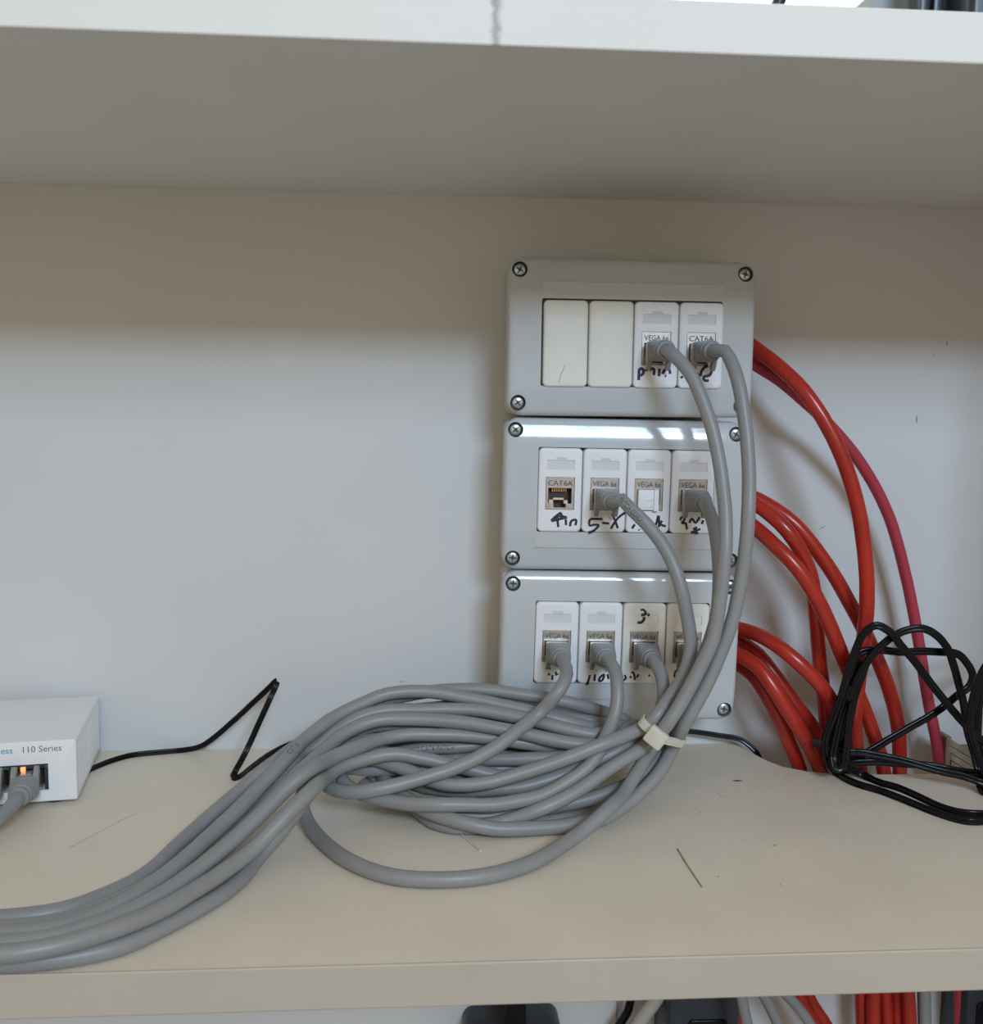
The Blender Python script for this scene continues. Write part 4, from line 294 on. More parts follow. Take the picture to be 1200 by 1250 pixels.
'F1':[246.5,-59.2,66.1,246.1,-58.8,64.1,245.7,-58.4,62.1,245.4,-58.1,60.1,245,-57.8,58.1,244.7,-57.6,56.2,244.3,-57.4,54.2,243.9,-57.3,52.3,243.5,-57.2,50.3,243.1,-57,48.4,242.7,-56.9,46.4,242.3,-56.8,44.5,241.9,-56.7,42.5,241.5,-56.7,40.6,241.1,-56.7,38.6,240.8,-56.6,36.7,240.4,-56.6,34.8,240.1,-56.5,32.8,239.7,-56.5,30.9,239.4,-56.5,29,239,-56.5,27,238.7,-56.5,25.1,238.3,-56.7,23.2,237.8,-56.9,21.3,237.3,-57.2,19.4,236.6,-57.8,17.7,235.9,-58.5,16,235.1,-59.3,14.3,234.5,-60.1,12.6,234.4,-60.5,10.7,234.8,-60.7,8.8,235.6,-60.6,7,237.4,-60.6,7,238.8,-60.6,8.3,239.7,-60.6,10,240.1,-60.7,11.9,240.2,-60.9,13.9,240.2,-61,15.9,240.3,-61.1,17.9,240.3,-61.2,19.8,240.5,-61.2,21.8,240.7,-61.1,23.8,240.8,-61,25.7,241,-60.8,27.7,241.2,-60.6,29.6,241.4,-60.5,31.6,241.6,-60.4,33.5,241.9,-60.3,35.5,242.2,-60.3,37.5,242.6,-60.3,39.4,243,-60.4,41.3,243.4,-60.4,43.3,243.8,-60.5,45.2,244.3,-60.6,47.1,244.8,-60.7,49,245.3,-60.7,51,245.9,-60.8,52.9,246.4,-60.8,54.8,247,-60.9,56.7,247.7,-60.8,58.5,248.4,-60.6,60.4,249.1,-60.4,62.2,249.7,-60.1,64.1,250.4,-59.9,65.9],
'F2':[239.2,-67.7,54.4,238.7,-67.7,52.5,238,-67.7,50.6,237.4,-67.7,48.7,236.8,-67.7,46.8,236.2,-67.7,45,235.6,-67.8,43.1,235,-67.9,41.2,234.5,-68,39.4,233.9,-68.1,37.5,233.4,-68.3,35.6,233,-68.4,33.7,232.5,-68.6,31.8,232.1,-68.7,29.9,231.7,-68.9,28,231.3,-69,26.1,230.9,-69.2,24.2,230.5,-69.2,22.4,230.1,-69.3,20.5,229.8,-69.4,18.6,229.5,-69.6,16.7,229.3,-70.1,14.8,229.3,-71,13,229.3,-72,11.2,229.7,-73.1,9.6,231.4,-73.5,9.3,233.2,-73.5,10,234.5,-73.5,11.5,234.9,-73.6,13.4,235,-73.7,15.4,235,-73.8,17.4,235.1,-73.7,19.3,235.3,-73.6,21.3,235.5,-73.4,23.2,235.7,-73.2,25.1,235.8,-73,27,236,-72.8,28.9,236.1,-72.6,30.8,236.3,-72.4,32.8,236.6,-72.2,34.7,236.8,-72.1,36.6,237.2,-71.9,38.5,237.5,-71.7,40.4,237.9,-71.6,42.3,238.2,-71.4,44.2,238.6,-71.2,46.1],
'PR':[325.4,-128.9,1.5,323.4,-128.8,1.5,321.4,-128.7,1.5,319.4,-128.6,1.5,317.4,-128.5,1.5,315.4,-128.4,1.5,313.4,-128.3,1.5,311.4,-128.2,1.5,309.4,-128.1,1.5,307.4,-128,1.5,305.4,-127.9,1.5,303.4,-127.9,1.5,301.4,-127.8,1.5,299.4,-127.8,1.5,297.4,-127.8,1.5,295.4,-127.8,1.5,293.4,-127.9,1.5,291.4,-127.9,1.5,289.4,-128,1.5,287.4,-128,1.5,285.4,-128.1,1.5,283.4,-128.1,1.5,281.4,-128.1,1.5,279.4,-128.2,1.5,277.4,-128.1,1.5,275.5,-127.7,1.5,273.7,-126.8,1.5,272.1,-125.6,1.5,270.6,-124.3,1.5,269.3,-122.8,1.5,268.1,-121.2,1.5,266.9,-119.6,1.5,265.9,-117.9,1.5,264.8,-116.2,1.5,263.8,-114.5,1.5,262.9,-112.7,1.5,262,-110.9,1.5,261.2,-109.1,1.5,260.4,-107.3,1.5,259.5,-105.5,1.5,258.7,-103.7,1.5,257.8,-101.9,1.5,257,-100.2,1.6,256.1,-98.4,1.6,255.3,-96.6,1.6,254.4,-94.9,1.6,253.5,-93.1,1.6,252.7,-91.4,1.6,251.8,-89.6,1.6,250.8,-87.9,1.6,249.8,-86.3,1.6,248.7,-84.7,1.6,247.4,-83.2,1.6,246.1,-81.7,1.7,244.8,-80.2,1.7,243.5,-78.8,1.7,242.3,-77.2,1.7,241.3,-75.6,1.7,240.4,-73.9,1.7,239.6,-72.2,1.8,238.9,-70.5,1.8,238.3,-68.7,1.8,237.9,-66.9,1.7,237.7,-65.1,1.6,237.6,-63.3,1.4,237.4,-61.6,1.4,237.2,-59.4,1.4,236.2,-58.3,2.1,235.1,-58.9,2.9,234.2,-59.6,3.5,233.3,-60.6,4.2,232.3,-61.8,5.1,231.4,-63.1,6.1,230.5,-64.3,7.2,229.6,-65.5,8.3,228.7,-66.5,9.7,227.9,-67.1,11.3,227.2,-67.3,13.2,226.6,-67.3,15.1,226.1,-67.2,17.1,225.8,-67,19.1,225.7,-66.9,21.2,225.7,-66.9,23.2,226,-67,25.3,226.4,-67,27.3,227,-67.1,29.3,227.7,-67.2,31.2,228.4,-67.2,33.2,229,-67.3,35.1,229.6,-67.4,37.1,230.2,-67.5,39.1,230.8,-67.6,41,231.5,-67.6,43,232.1,-67.7,44.9,232.8,-67.7,46.8,233.4,-67.7,48.8,233.9,-67.7,50.7,234.4,-67.6,52.6,234.9,-67.6,54.6,235.4,-67.6,56.5,235.8,-67.5,58.5,236.3,-67.5,60.4,236.8,-67.5,62.4,237.3,-67.4,64.3,237.8,-67.4,66.2,238.4,-67.3,68.2,238.9,-67.3,70.1,239.5,-67.2,72,240.2,-67.3,73.9,240.8,-67.3,75.8,241.4,-67.4,77.7,242,-67.6,79.6,242.7,-67.8,81.4,243.6,-68,83.2,244.8,-68.3,84.8,246.1,-68.5,86.3,247.6,-68.8,87.6,249.3,-69.1,88.6,251.3,-69.4,88.9,253.2,-69.7,88.4,254.9,-70,87.5,256.6,-70.2,86.4,258.2,-70.5,85.2,259.6,-70.8,83.8,260.9,-71,82.3,262,-71.3,80.7,263.2,-71.5,79.1,264.5,-71.7,77.6,265.8,-72,76.1,267.1,-72.2,74.6,268.5,-72.4,73.1,269.8,-72.6,71.6,271.1,-72.8,70.1,272.3,-72.9,68.6,273.6,-73.1,67,274.8,-73.3,65.4,276,-73.4,63.8,277.2,-73.6,62.2,278.4,-73.8,60.7,279.6,-73.9,59.1,280.8,-74.1,57.5,282,-74.3,56,283.3,-74.5,54.4,284.5,-74.7,52.9,285.8,-74.9,51.4,287,-75.1,49.9,288.3,-75.3,48.4,289.5,-75.6,46.9,290.8,-75.8,45.4,292,-76,43.9,293.3,-76.3,42.4,294.6,-76.6,41,295.8,-76.8,39.5,297.1,-77.1,38.1,298.4,-77.5,36.7,299.7,-77.8,35.3,301,-78.1,34,302.3,-78.5,32.6,303.7,-78.8,31.3,305,-79.1,30,306.4,-79.5,28.7,307.8,-79.9,27.5,309.2,-80.2,26.3,310.6,-80.6,25.1,312,-81,24,313.4,-81.5,22.9,314.8,-81.9,21.9,316.2,-82.4,20.8,317.6,-82.9,19.8,318.9,-83.4,18.8,320.3,-84,17.8,321.6,-84.6,16.7,322.8,-85.3,15.7,324.1,-86,14.6,325.3,-86.7,13.6,326.6,-87.5,12.6,327.8,-88.3,11.7,329,-89.1,10.7,330.1,-90,9.6,330.9,-90.9,8.1,330.5,-91.7,6.3,329.3,-92.3,4.7,327.8,-92.7,3.3,326.2,-93.1,2.2,324.3,-93.4,1.5,322.1,-93.9,1.4,320.4,-93.3,1.4,318.7,-92.8,1.7,317,-92.3,2.2,315.3,-91.8,2.8,313.6,-91.4,3.4,311.8,-90.9,4,310.1,-90.4,4.7,308.4,-89.9,5.4,306.7,-89.5,6,305,-88.9,6.5,303.3,-88.3,7,301.7,-87.5,7.4,300.1,-86.7,7.9,298.5,-86,8.3,296.9,-85.2,8.8,295.2,-84.5,9.1,293.5,-83.8,9.3,291.8,-83.2,9.5,290,-82.5,9.7,288.3,-81.9,9.9,286.5,-81.3,10.1,284.7,-80.7,10.5,283,-80.2,10.8,281.2,-79.7,11.2,279.4,-79.2,11.7,277.6,-78.7,12.1,275.8,-78.2,12.6,274,-77.8,13,272.2,-77.3,13.4,270.4,-76.8,13.9,268.5,-76.4,14.3,266.7,-76,14.7,264.8,-75.5,15.1,262.9,-75.1,15.4,261,-74.8,15.8,259.1,-74.4,16,257.2,-74,16.3,255.3,-73.6,16.6,253.3,-73.3,16.9,251.4,-72.9,17.2,249.4,-72.6,17.5,247.5,-72.2,17.8,245.5,-71.8,18.1,243.5,-71.5,18.2,241.5,-71.4,18.2,239.5,-71.3,18.2,237.5,-70.9,18.2,235.7,-70,18.3,234.6,-68.5,18.3,233.9,-66.9,18.3,233.5,-65.2,18.3,233.2,-63.3,18.7,232.9,-61.8,19.9,232.9,-61.4,21.8,233,-61.4,23.7,233.1,-61.5,25.6,233.4,-61.6,27.6,233.7,-61.5,29.5,234.2,-61.4,31.4,234.8,-61.2,33.3,235.4,-61.1,35.2,236.1,-61,37.1,236.7,-60.9,38.9,237.3,-60.8,40.8,237.8,-60.7,42.8,238.2,-60.6,44.7,238.6,-60.6,46.6,239,-60.6,48.6,239.4,-60.6,50.6,239.7,-60.6,52.5,240.1,-60.6,54.5,240.4,-60.7,56.5,240.9,-60.7,58.4,241.3,-60.7,60.4,241.7,-60.7,62.3,242.1,-60.7,64.3,242.6,-60.7,66.2,243.4,-60.8,68.1,244.5,-60.8,69.8,245.8,-60.8,71.3,247.5,-60.8,72.3,249.4,-60.8,72.7,251.4,-60.8,72.9,253.4,-60.9,73,255.4,-61,73.1,257.4,-61.1,73.1,259.4,-61.2,73,261.4,-61.3,72.9,263.4,-61.4,72.6,265.4,-61.5,72.4,267.4,-61.6,72.2,269.4,-61.6,72.1,271.4,-61.7,72.1,273.4,-61.8,72.2,275.4,-61.9,72.3,277.3,-61.9,72.5,279.3,-62,72.6,281.3,-62,72.6,283.3,-62.1,72.6,285.3,-62.2,72.5,287.3,-62.2,72.4,289.3,-62.3,72.3,291.3,-62.4,72.2,293.3,-62.4,72.1,295.3,-62.5,72.1,297.3,-62.6,72,299.3,-62.7,71.7,301.2,-62.8,71.1,302.9,-62.9,70.1,304.4,-63,68.8,305.7,-63.1,67.3,307,-63.2,65.7,308.2,-63.2,64.1,309.2,-63.3,62.4,310,-63.4,60.6,310.5,-63.5,58.7,310.3,-63.6,56.7,309.7,-63.7,54.8,308.7,-63.8,53.1,307.4,-63.9,51.6,305.8,-64,50.4,304.1,-64.1,49.3,302.4,-64.2,48.3,300.8,-64.2,47.1,299.2,-64.3,45.8,297.7,-64.4,44.5,296.2,-64.4,43.3,294.6,-64.5,42,293,-64.6,40.8,291.4,-64.6,39.7,289.7,-64.7,38.6,288,-64.8,37.5,286.3,-64.8,36.5,284.6,-64.9,35.4,282.9,-65,34.4,281.1,-65,33.5,279.4,-65.1,32.5,277.6,-65.1,31.6,275.8,-65.2,30.6,274.1,-65.2,29.7,272.3,-65.3,28.7,270.6,-65.4,27.7,268.9,-65.4,26.7,267.1,-65.5,25.7,265.4,-65.5,24.7,263.6,-65.6,23.8,261.9,-65.6,22.8,260.2,-65.7,21.8,258.5,-65.8,20.7,256.7,-65.8,19.7,255,-65.9,18.7,253.3,-66,17.7,251.5,-66,16.7,249.8,-65.9,15.7,248.1,-65.9,14.7,246.4,-65.8,13.7,244.6,-66,12.8,242.7,-66.3,12.2,240.8,-66.7,11.7,239,-67.2,11.2,239.7,-68.2,11.1,241.6,-68.8,11.4,243.6,-69.3,11.6,245.5,-69.6,11.8,247.5,-70,12.1,249.4,-70.3,12.3,251.4,-70.6,12.4,253.4,-70.8,12.5,255.3,-71.1,12.4,257.3,-71.4,12.4,259.2,-71.6,12.3,261.2,-71.9,12.2,263.1,-72.1,12,265.1,-72.4,11.9,267,-72.7,11.9,268.9,-73,11.8,270.9,-73.3,11.8,272.8,-73.7,11.8,274.7,-74,11.8,276.6,-74.4,11.8,278.4,-74.8,11.8,280.3,-75.3,11.7,282.1,-75.8,11.6,283.9,-76.3,11.4,285.7,-76.8,11.2,287.5,-77.4,11,289.2,-77.9,10.7,290.9,-78.5,10.5,292.6,-79.2,10.3,294.4,-79.9,10.2,296.1,-80.6,10.1,297.7,-81.4,10,299.4,-82.2,10,301.1,-83.1,10.1,302.7,-84,10.1,304.4,-84.7,10.1,306.2,-85.3,10,308.1,-85.6,9.8,310.1,-85.7,9.5,312.1,-85.7,9.2,314.1,-85.8,9,316.1,-85.9,8.7,318.1,-86,8.4,320,-86.1,8.1,322,-86.3,7.8,323.9,-86.5,7.5,325.8,-86.8,7.1,327.6,-87.1,6.8,329.5,-87.5,6.5,331.2,-88.1,6.2,332.8,-89,6,334,-90.3,5.9,335,-91.9,5.8,335.6,-93.3,5.2,334.9,-94.3,3.9,333.3,-95.1,2.6,331.1,-95.9,1.7,328.3,-97,1.4,325.6,-97.8,1.4,323.2,-98.3,1.4,320.9,-98.5,1.4,318.8,-98.5,1.4,316.8,-98.3,1.4,314.9,-98.1,1.4,313.1,-97.6,1.4,311.4,-97,1.4,309.8,-96.3,1.4,308.3,-95.3,1.4,307.1,-94,1.4,306.1,-92.3,1.4,305.4,-90.5,1.6,305,-88.6,2.3,305.1,-86.8,3.5,305.6,-85.2,4.9,306.2,-83.8,6.3,306.6,-82.6,7.9,306.8,-81.6,9.6,306.7,-80.8,11.3,306.5,-80.1,13,306.2,-79.5,14.7,306,-78.9,16.5,305.7,-78.3,18.3,305.4,-77.8,20,305,-77.2,21.8,304.6,-76.7,23.5,304.1,-76.2,25.3,303.6,-75.7,27.1,303.2,-75.3,28.9,302.8,-74.9,30.7,302.5,-74.5,32.6,302.3,-74.2,34.5,302.1,-73.9,36.4,301.9,-73.7,38.3,301.7,-73.4,40.2,301.4,-73.2,42.2,301.1,-73,44.1,300.7,-72.8,46,300.3,-72.6,47.9,299.8,-72.3,49.8,299.3,-72.1,51.7,298.8,-72,53.6,298.2,-71.8,55.5,297.7,-71.6,57.4,297.2,-71.4,59.3,296.6,-71.2,61.2,296.1,-71.1,63.1,295.5,-70.9,65,294.9,-70.7,66.9,294.3,-70.5,68.8,293.7,-70.3,70.7,293.1,-70.1,72.6,292.4,-69.8,74.4,291.4,-69.6,76.2,290.3,-69.3,77.8,289.1,-69.1,79.4,287.8,-68.9,80.9,286.4,-68.7,82.3,284.8,-68.5,83.5,283.2,-68.3,84.6,281.4,-68.1,85.6,279.6,-67.9,86.3,277.7,-67.7,86.8,275.7,-67.5,86.8,273.7,-67.3,86.7,271.7,-67.1,86.3,269.8,-66.9,85.8,267.9,-66.7,85.2,266.1,-66.5,84.4,264.4,-66.3,83.5,262.7,-66.1,82.5,261,-65.9,81.3,259.5,-65.7,80.1,258,-65.6,78.7,256.6,-65.4,77.3,255.2,-65.2,75.9,253.9,-65.1,74.4,252.7,-64.9,72.9,251.5,-64.7,71.3,250.3,-64.5,69.7,249.2,-64.4,68,248.2,-64.3,66.3,247.2,-64.2,64.6,246.2,-64.1,62.8,245.3,-64.1,61.1,244.4,-64.1,59.3,243.6,-64.2,57.4,242.8,-64.2,55.6,242.1,-64.2,53.7,241.4,-64.3,51.9,240.8,-64.3,49.9,240.4,-64.3,48,240,-64.3,46,239.7,-64.3,44.1,239.4,-64.2,42.1,239.2,-64.2,40.1,238.9,-64.1,38.1,238.7,-64,36.1,238.4,-63.9,34.1,238.1,-63.8,32.1,237.9,-63.7,30,237.6,-63.6,28,237.4,-63.6,26,237.3,-63.5,24,237.1,-63.4,22,237,-63.4,20,236.8,-63.4,18,236.6,-63.5,16,236.4,-63.7,14.1,236.4,-63.9,12.2,236.8,-64.1,10.3,237.8,-64.3,8.8,239.4,-64.4,7.6,241.1,-64.4,6.7,242.8,-64.1,5.7,244.5,-63.5,4.8,246.3,-63,4.1,248.1,-62.8,3.3,249.7,-63.6,2.6,250.9,-65,2.1,251.9,-66.7,1.7,252.9,-68.4,1.5,253.6,-70.3,1.4,254.3,-72.1,1.5,255.1,-73.9,1.5,256.2,-75.6,1.5,257.6,-77,1.5,258.9,-78.4,1.5,260.3,-79.9,1.5,261.4,-81.5,1.5,262.3,-83.3,1.5,263.1,-85.1,1.5,263.8,-87,1.5,264.5,-88.9,1.5,265.2,-90.7,1.5,265.8,-92.6,1.5,266.4,-94.5,1.5,267,-96.4,1.5,267.5,-98.3,1.5,268.2,-100.2,1.5,268.7,-102.2,1.5,269.3,-104.1,1.5,269.9,-106,1.5,270.6,-107.8,1.5,271.5,-109.6,1.5,272.5,-111.3,1.5,273.7,-112.9,1.5,275,-114.4,1.5,276.5,-115.8,1.5,278.2,-116.8,1.5,280.1,-117.6,1.5,282,-118.2,1.5,283.9,-118.6,1.5,285.9,-118.8,1.5,287.9,-119,1.5,289.9,-118.9,1.5,291.9,-118.7,1.5,293.9,-118.3,1.5,295.8,-117.9,1.5,297.7,-117.4,1.5,299.7,-116.9,1.5,301.6,-116.5,1.5,303.6,-116.1,1.5,305.6,-115.8,1.5,307.6,-115.5,1.5,309.5,-115.4,1.5,311.5,-115.4,1.5,313.5,-115.4,1.5,315.5,-115.5,1.5,317.5,-115.6,1.5,319.5,-115.7,1.5,321.5,-115.8,1.5,323.5,-116,1.5,325.5,-116.1,1.5,327.5,-116.2,1.5,329.5,-116.4,1.5,331.5,-116.5,1.5,333.5,-116.6,1.5],
'XX':[326.6,-90,88,324.8,-90,87.2,323,-90,86.4,321.1,-89.9,85.6,319.3,-89.9,84.9,317.4,-89.9,84.1,315.6,-89.9,83.3,313.8,-89.8,82.4,312.1,-89.8,81.4,310.4,-89.8,80.3,308.9,-89.8,79.1,307.4,-89.7,77.7,306.1,-89.7,76.2,304.9,-89.7,74.6,303.7,-89.7,73,302.6,-89.6,71.3,301.6,-89.6,69.6,300.7,-89.6,67.8,299.9,-89.6,66,299.2,-89.5,64.1,298.6,-89.5,62.2,298.1,-89.5,60.3,297.6,-89.5,58.4,297.1,-89.4,56.5,296.7,-89.4,54.5,296.4,-89.4,52.6,296.1,-89.4,50.6,295.8,-89.5,48.7,295.5,-89.5,46.7,295.3,-89.5,44.8,295.2,-89.5,42.8,295.3,-89.6,40.9,295.5,-89.6,39,295.8,-89.7,37.1,296.2,-89.8,35.2,296.6,-89.9,33.3,297.1,-90,31.5,297.6,-90.1,29.7,298.2,-90.2,27.9,298.8,-90.4,26.2,299.4,-90.6,24.4,300.1,-90.7,22.8,300.8,-90.9,21.1,301.6,-91.2,19.5,302.3,-91.4,17.9,303.1,-91.7,16.3,303.8,-91.9,14.7,304.7,-92.2,13.2,305.6,-92.5,11.8,306.6,-92.8,10.5,307.8,-93.2,9.3,309.1,-93.7,8.3,310.5,-94.3,7.6,312,-95,6.9,313.5,-95.7,6.4,315.1,-96.3,5.9,316.7,-96.6,5.5,318.2,-96.5,5.2,319.5,-95.9,5,320.6,-94.9,4.8,321.7,-93.6,4.7,322.8,-91.9,4.4,324,-90,4,325.2,-88.1,3.6,326.3,-86,3.3,327.5,-83.8,3,328.6,-81.7,2.7,329.6,-79.5,2.5,330.6,-77.4,2.3,331.6,-75.2,2.2,332.4,-73,2,333.3,-70.8,1.9,334,-68.6,1.9,334.5,-66.4,1.9,334.8,-64.2,2.1,334.1,-62.2,2.5,332.5,-61.4,2.9,330.8,-61.2,3.3,329,-61.1,3.7,327.3,-61.1,4.1,325.6,-61.2,4.7,324,-61.2,5.5,322.6,-61.1,6.6,321.4,-60.9,8,320.6,-60.7,9.6,319.9,-60.5,11.3,319.3,-60.3,13.1,318.9,-60.1,14.9,318.5,-59.9,16.8,318.1,-59.8,18.7,317.9,-59.6,20.6,317.8,-59.5,22.5,317.8,-59.3,24.4,317.7,-59.2,26.4,317.8,-59.1,28.3,317.8,-59,30.3,317.8,-58.9,32.2,317.8,-58.8,34.2,317.9,-58.7,36.1,317.9,-58.6,38.1,318.1,-58.5,40.1,318.3,-58.5,42,318.6,-58.4,44,319,-58.4,45.9,319.6,-58.3,47.8,320.4,-58.3,49.7,321.2,-58.2,51.5,322.2,-58.2,53.2,323.4,-58.2,54.8,324.6,-58.2,56.4,326,-58.1,57.8,327.5,-58,59.1,329.2,-57.7,60.2,330.9,-57.5,61.3,332.6,-57.3,62.3,334.3,-57.1,63.2,336.1,-56.9,64.2,337.8,-56.8,65.2,339.5,-56.9,66.2,341.2,-57.2,67.3,342.7,-57.7,68.5,343.8,-58.7,69.8,344.7,-60,71,345.4,-61.5,72.2,345.9,-63.1,73.3,346.3,-64.7,74.3,346.5,-66.4,75.4,346.6,-68.1,76.4,346.5,-69.8,77.4,346.2,-71.5,78.5,345.6,-73.1,79.5,344.7,-74.6,80.5,343.6,-76,81.4,342.4,-77.3,82.2,341.1,-78.6,83,339.7,-79.8,83.7,338.3,-81,84.5,336.9,-82.2,85.2,335.5,-83.5,86,334.1,-84.7,86.7,332.8,-86,87.5],
'below':[142.2,-14,-141.6,141.1,-14,-143.2,139.9,-14,-144.9,138.7,-14,-146.5,137.5,-14,-148.1,136.3,-14,-149.7,135.2,-14,-151.4,134.1,-14,-153.1,133.2,-14,-154.9,132.6,-14,-156.8,132.1,-14,-158.8,131.7,-14,-160.8,131.3,-14,-162.8,130.8,-14,-164.7,130,-14,-166.5,129,-14,-168.3,128,-14,-170,126.9,-14,-171.7,125.8,-14,-173.4,124.8,-14,-175.2,123.9,-14,-177,123,-14,-178.8,122.3,-14,-180.7,121.5,-14,-182.6,120.8,-14,-184.4,120.1,-14,-186.3,119.5,-14,-188.2,118.8,-14,-190.2,118.2,-14,-192.1,117.5,-14,-194,116.9,-14,-195.9,116.2,-14,-197.8,115.5,-14,-199.7],
'u1':[156.5,-22,-137.4,153.1,-22,-142.4,149.7,-22,-147.5,146.2,-22,-152.6,142.7,-22,-157.6,139.1,-22,-162.6,135.8,-22,-167.7,132.7,-22,-173,129.8,-22,-178.4,126.9,-22,-183.8,123.9,-22,-189.2],
'u2':[183.4,-60,-116,184.7,-60,-121.9,186,-60,-127.7,187.4,-60,-133.6,188.7,-60,-139.5,190.1,-60,-145.3,191.6,-60,-151.1,193.3,-60,-156.9,195,-60,-162.7,196.7,-60,-168.5,197.5,-60,-171.3],
'u3':[194.1,-50,-122.2,197.5,-50,-127.1,201,-50,-132.1,204.2,-50,-137.1,207.1,-50,-142.4,209.8,-50,-147.8,212.2,-50,-153.4,214.4,-50,-159,216.3,-50,-164.7,218.2,-50,-170.4,220,-50,-176.1,221,-50,-179],
'u4':[203.6,-44,-125.9,208.3,-44,-129.6,213,-44,-133.3,217.5,-44,-137.2,221.7,-44,-141.4,225.6,-44,-145.9,229.3,-44,-150.5,232.7,-44,-155.4,235.9,-44,-160.5,238.8,-44,-165.7,241.6,-44,-170.9,244.3,-44,-176.2,247.1,-44,-181.5,248.5,-44,-184.1],
'u5':[310.8,-26,-118.4,311.3,-26,-124.3,311.7,-26,-130.3,312.1,-26,-136.3,312.5,-26,-142.2,312.9,-26,-148.2,313.4,-26,-154.2,313.8,-26,-160.1,314.3,-26,-166.1,314.8,-26,-172,315.3,-26,-178,315.8,-26,-184,316.2,-26,-189.9,316.7,-26,-195.9,317,-26,-198.9],
}
WRITING = {
'13':[[-9.18,-18.87,-9.11,-16.02,-8.98,-13.41,-7.89,-12.58,-6.75,-13.61,-6.94,-15.42,-8.51,-16.48],[-5.46,-12.64,-4.79,-14.06],[-3.49,-13.66,-2.3,-12.69,-0.93,-13.14,-0.85,-16.14],[2.07,-12.62,1.9,-16.72],[3.85,-15.26,4.77,-13.53,6.45,-12.75,7.64,-13.49,7.99,-15.29],[5.19,-16.19,5.89,-16.66]],
'14':[[-10.48,-16.4,-9.71,-17.48],[-1.98,-14.6,-0.72,-15.78,0.12,-16.01],[0.28,-16.24,0.54,-13.85,2.08,-11.59,4.01,-10.7],[6.37,-12.57,5.63,-15.21,3.7,-16.19,2.24,-16.36,1.94,-17.65,3.05,-18.59,4.76,-18.42]],
'21':[[-4.52,-17.05,-2.41,-14.76,-0.08,-12.91,0.56,-12.55,1.7,-14.27,4.11,-14.88,0.88,-15.8,-4.29,-17.17],[-2.58,-16.28,-0.26,-14.08,1.51,-15.05,-1.29,-16.05],[-1.08,-15.61,-0.8,-17.99,-0.38,-20.37],[3.58,-15.97,3.76,-19.23],[6,-19.85,6.49,-17.32,8.2,-16.12,9.43,-16.75,8.99,-19.28]],
'22':[[-0.72,-15.58,-4.12,-15.55,-7.52,-15.95,-7.76,-19.17,-5.33,-18.79,-2.78,-19.1,-4.8,-21.61,-8.03,-23.18],[-0.78,-17.63,3.17,-17.97],[4.15,-20.92,5.8,-17.97,8.09,-14.67,11.93,-11.57],[4.74,-12.55,6.4,-16.44,8.08,-20.55]],
'23':[[-8.66,-20.59,-7.15,-18.2],[-4.75,-20.99,-4.46,-21.44],[4.37,-19.49,5.16,-16.2,5.96,-13.23,6.49,-19.6],[8.14,-16.06,6.96,-17.54,8.47,-18.66,10.23,-18.95]],
'24':[[-6.49,-15.64,-5.73,-14.08,-4.36,-13.79,-4.06,-15.29,-5.37,-17.13,-3.29,-17.24,-2.76,-18.92,-2.41,-20.61],[-1.22,-17.07,0.2,-14.63,2.33,-16.88,4.4,-13.66],[5.87,-17.56,6.56,-15.36],[-0.07,-22.4,2.42,-21.27,5.25,-20.31],[1.2,-19.64,2.67,-21.59,3.8,-23.08],[2.79,-18.98,2.64,-20.9,2.26,-22.96]],
'31':[[-3.65,-13.93,-3.15,-15.05],[-4.3,-17.76,-2.91,-18.02],[-1.67,-18.2,-1.8,-21],[0.02,-16.32,0.51,-18.55],[1.2,-17.47,1.77,-17.79]],
'32':[[-5.22,-17.92,-5.9,-20.82,-6.76,-23.64],[-2.32,-17.52,-2.64,-21.36],[3.09,-17.38,0.75,-19.13,-0.01,-21.24,1.74,-20.99,3.02,-18.17],[4.62,-17.46,5.42,-20.26],[14.37,-17.84,15.15,-19.71,13.57,-21.03]],
'33':[[-2.74,19.13,-1.37,19.42,-0.02,18.24,0.12,16.99,-2.16,16.17],[-0.45,15.26,-0.74,13.5,-2.22,12.18,-4.06,12.06],[1.43,16.68,2.48,16.14],[-7.39,-18.98,-6.14,-19.02],[-6.44,-16.31,-5.02,-16.85,-4.21,-20.69],[-3.43,-19.28,-2.11,-17.39],[3.49,-17.62,4.08,-18.42]],
'34':[[-3.5,-14.74,-5.59,-15.13,-6.43,-17.12,-6.12,-18.76,-4.68,-19.55,-3.3,-18.97]],
}
def path(k):
    a = PATHS[k]; return [Vector(a[i:i + 3]) for i in range(0, len(a), 3)]

# ------------------------------------------------------------------ the setting
D0 = 243.0
wall = MB()
wall.box(-750, 800, 0, 18, -700, 432)
wall_o = struct(wall.build('wall_back', MW))
def blob(name, parent, m, c, rx, rz, ang, axis, seed):
    """a thin irregular mark: axis 'y' lies on the wall, 'z' lies on the shelf"""
    rnd = random.Random(seed); n = 12; pts = []
    for i in range(n):
        a = 2 * math.pi * i / n; k = rnd.uniform(.7, 1.15); u, w = rx * k * math.cos(a), rz * k * math.sin(a)
        pts.append((u * math.cos(ang) - w * math.sin(ang), u * math.sin(ang) + w * math.cos(ang)))
    mb = MB()
    if axis == 'y': rings = [[(c[0] + u, 0.02, c[1] + w) for u, w in pts], [(c[0] + u * .9, -0.06, c[1] + w * .9) for u, w in pts]]
    else: rings = [[(c[0] + u, c[1] + w, c[2] - 0.02) for u, w in pts], [(c[0] + u * .9, c[1] + w * .9, c[2] + 0.05) for u, w in pts]]
    return mb.loft(rings).build(name, m, parent)
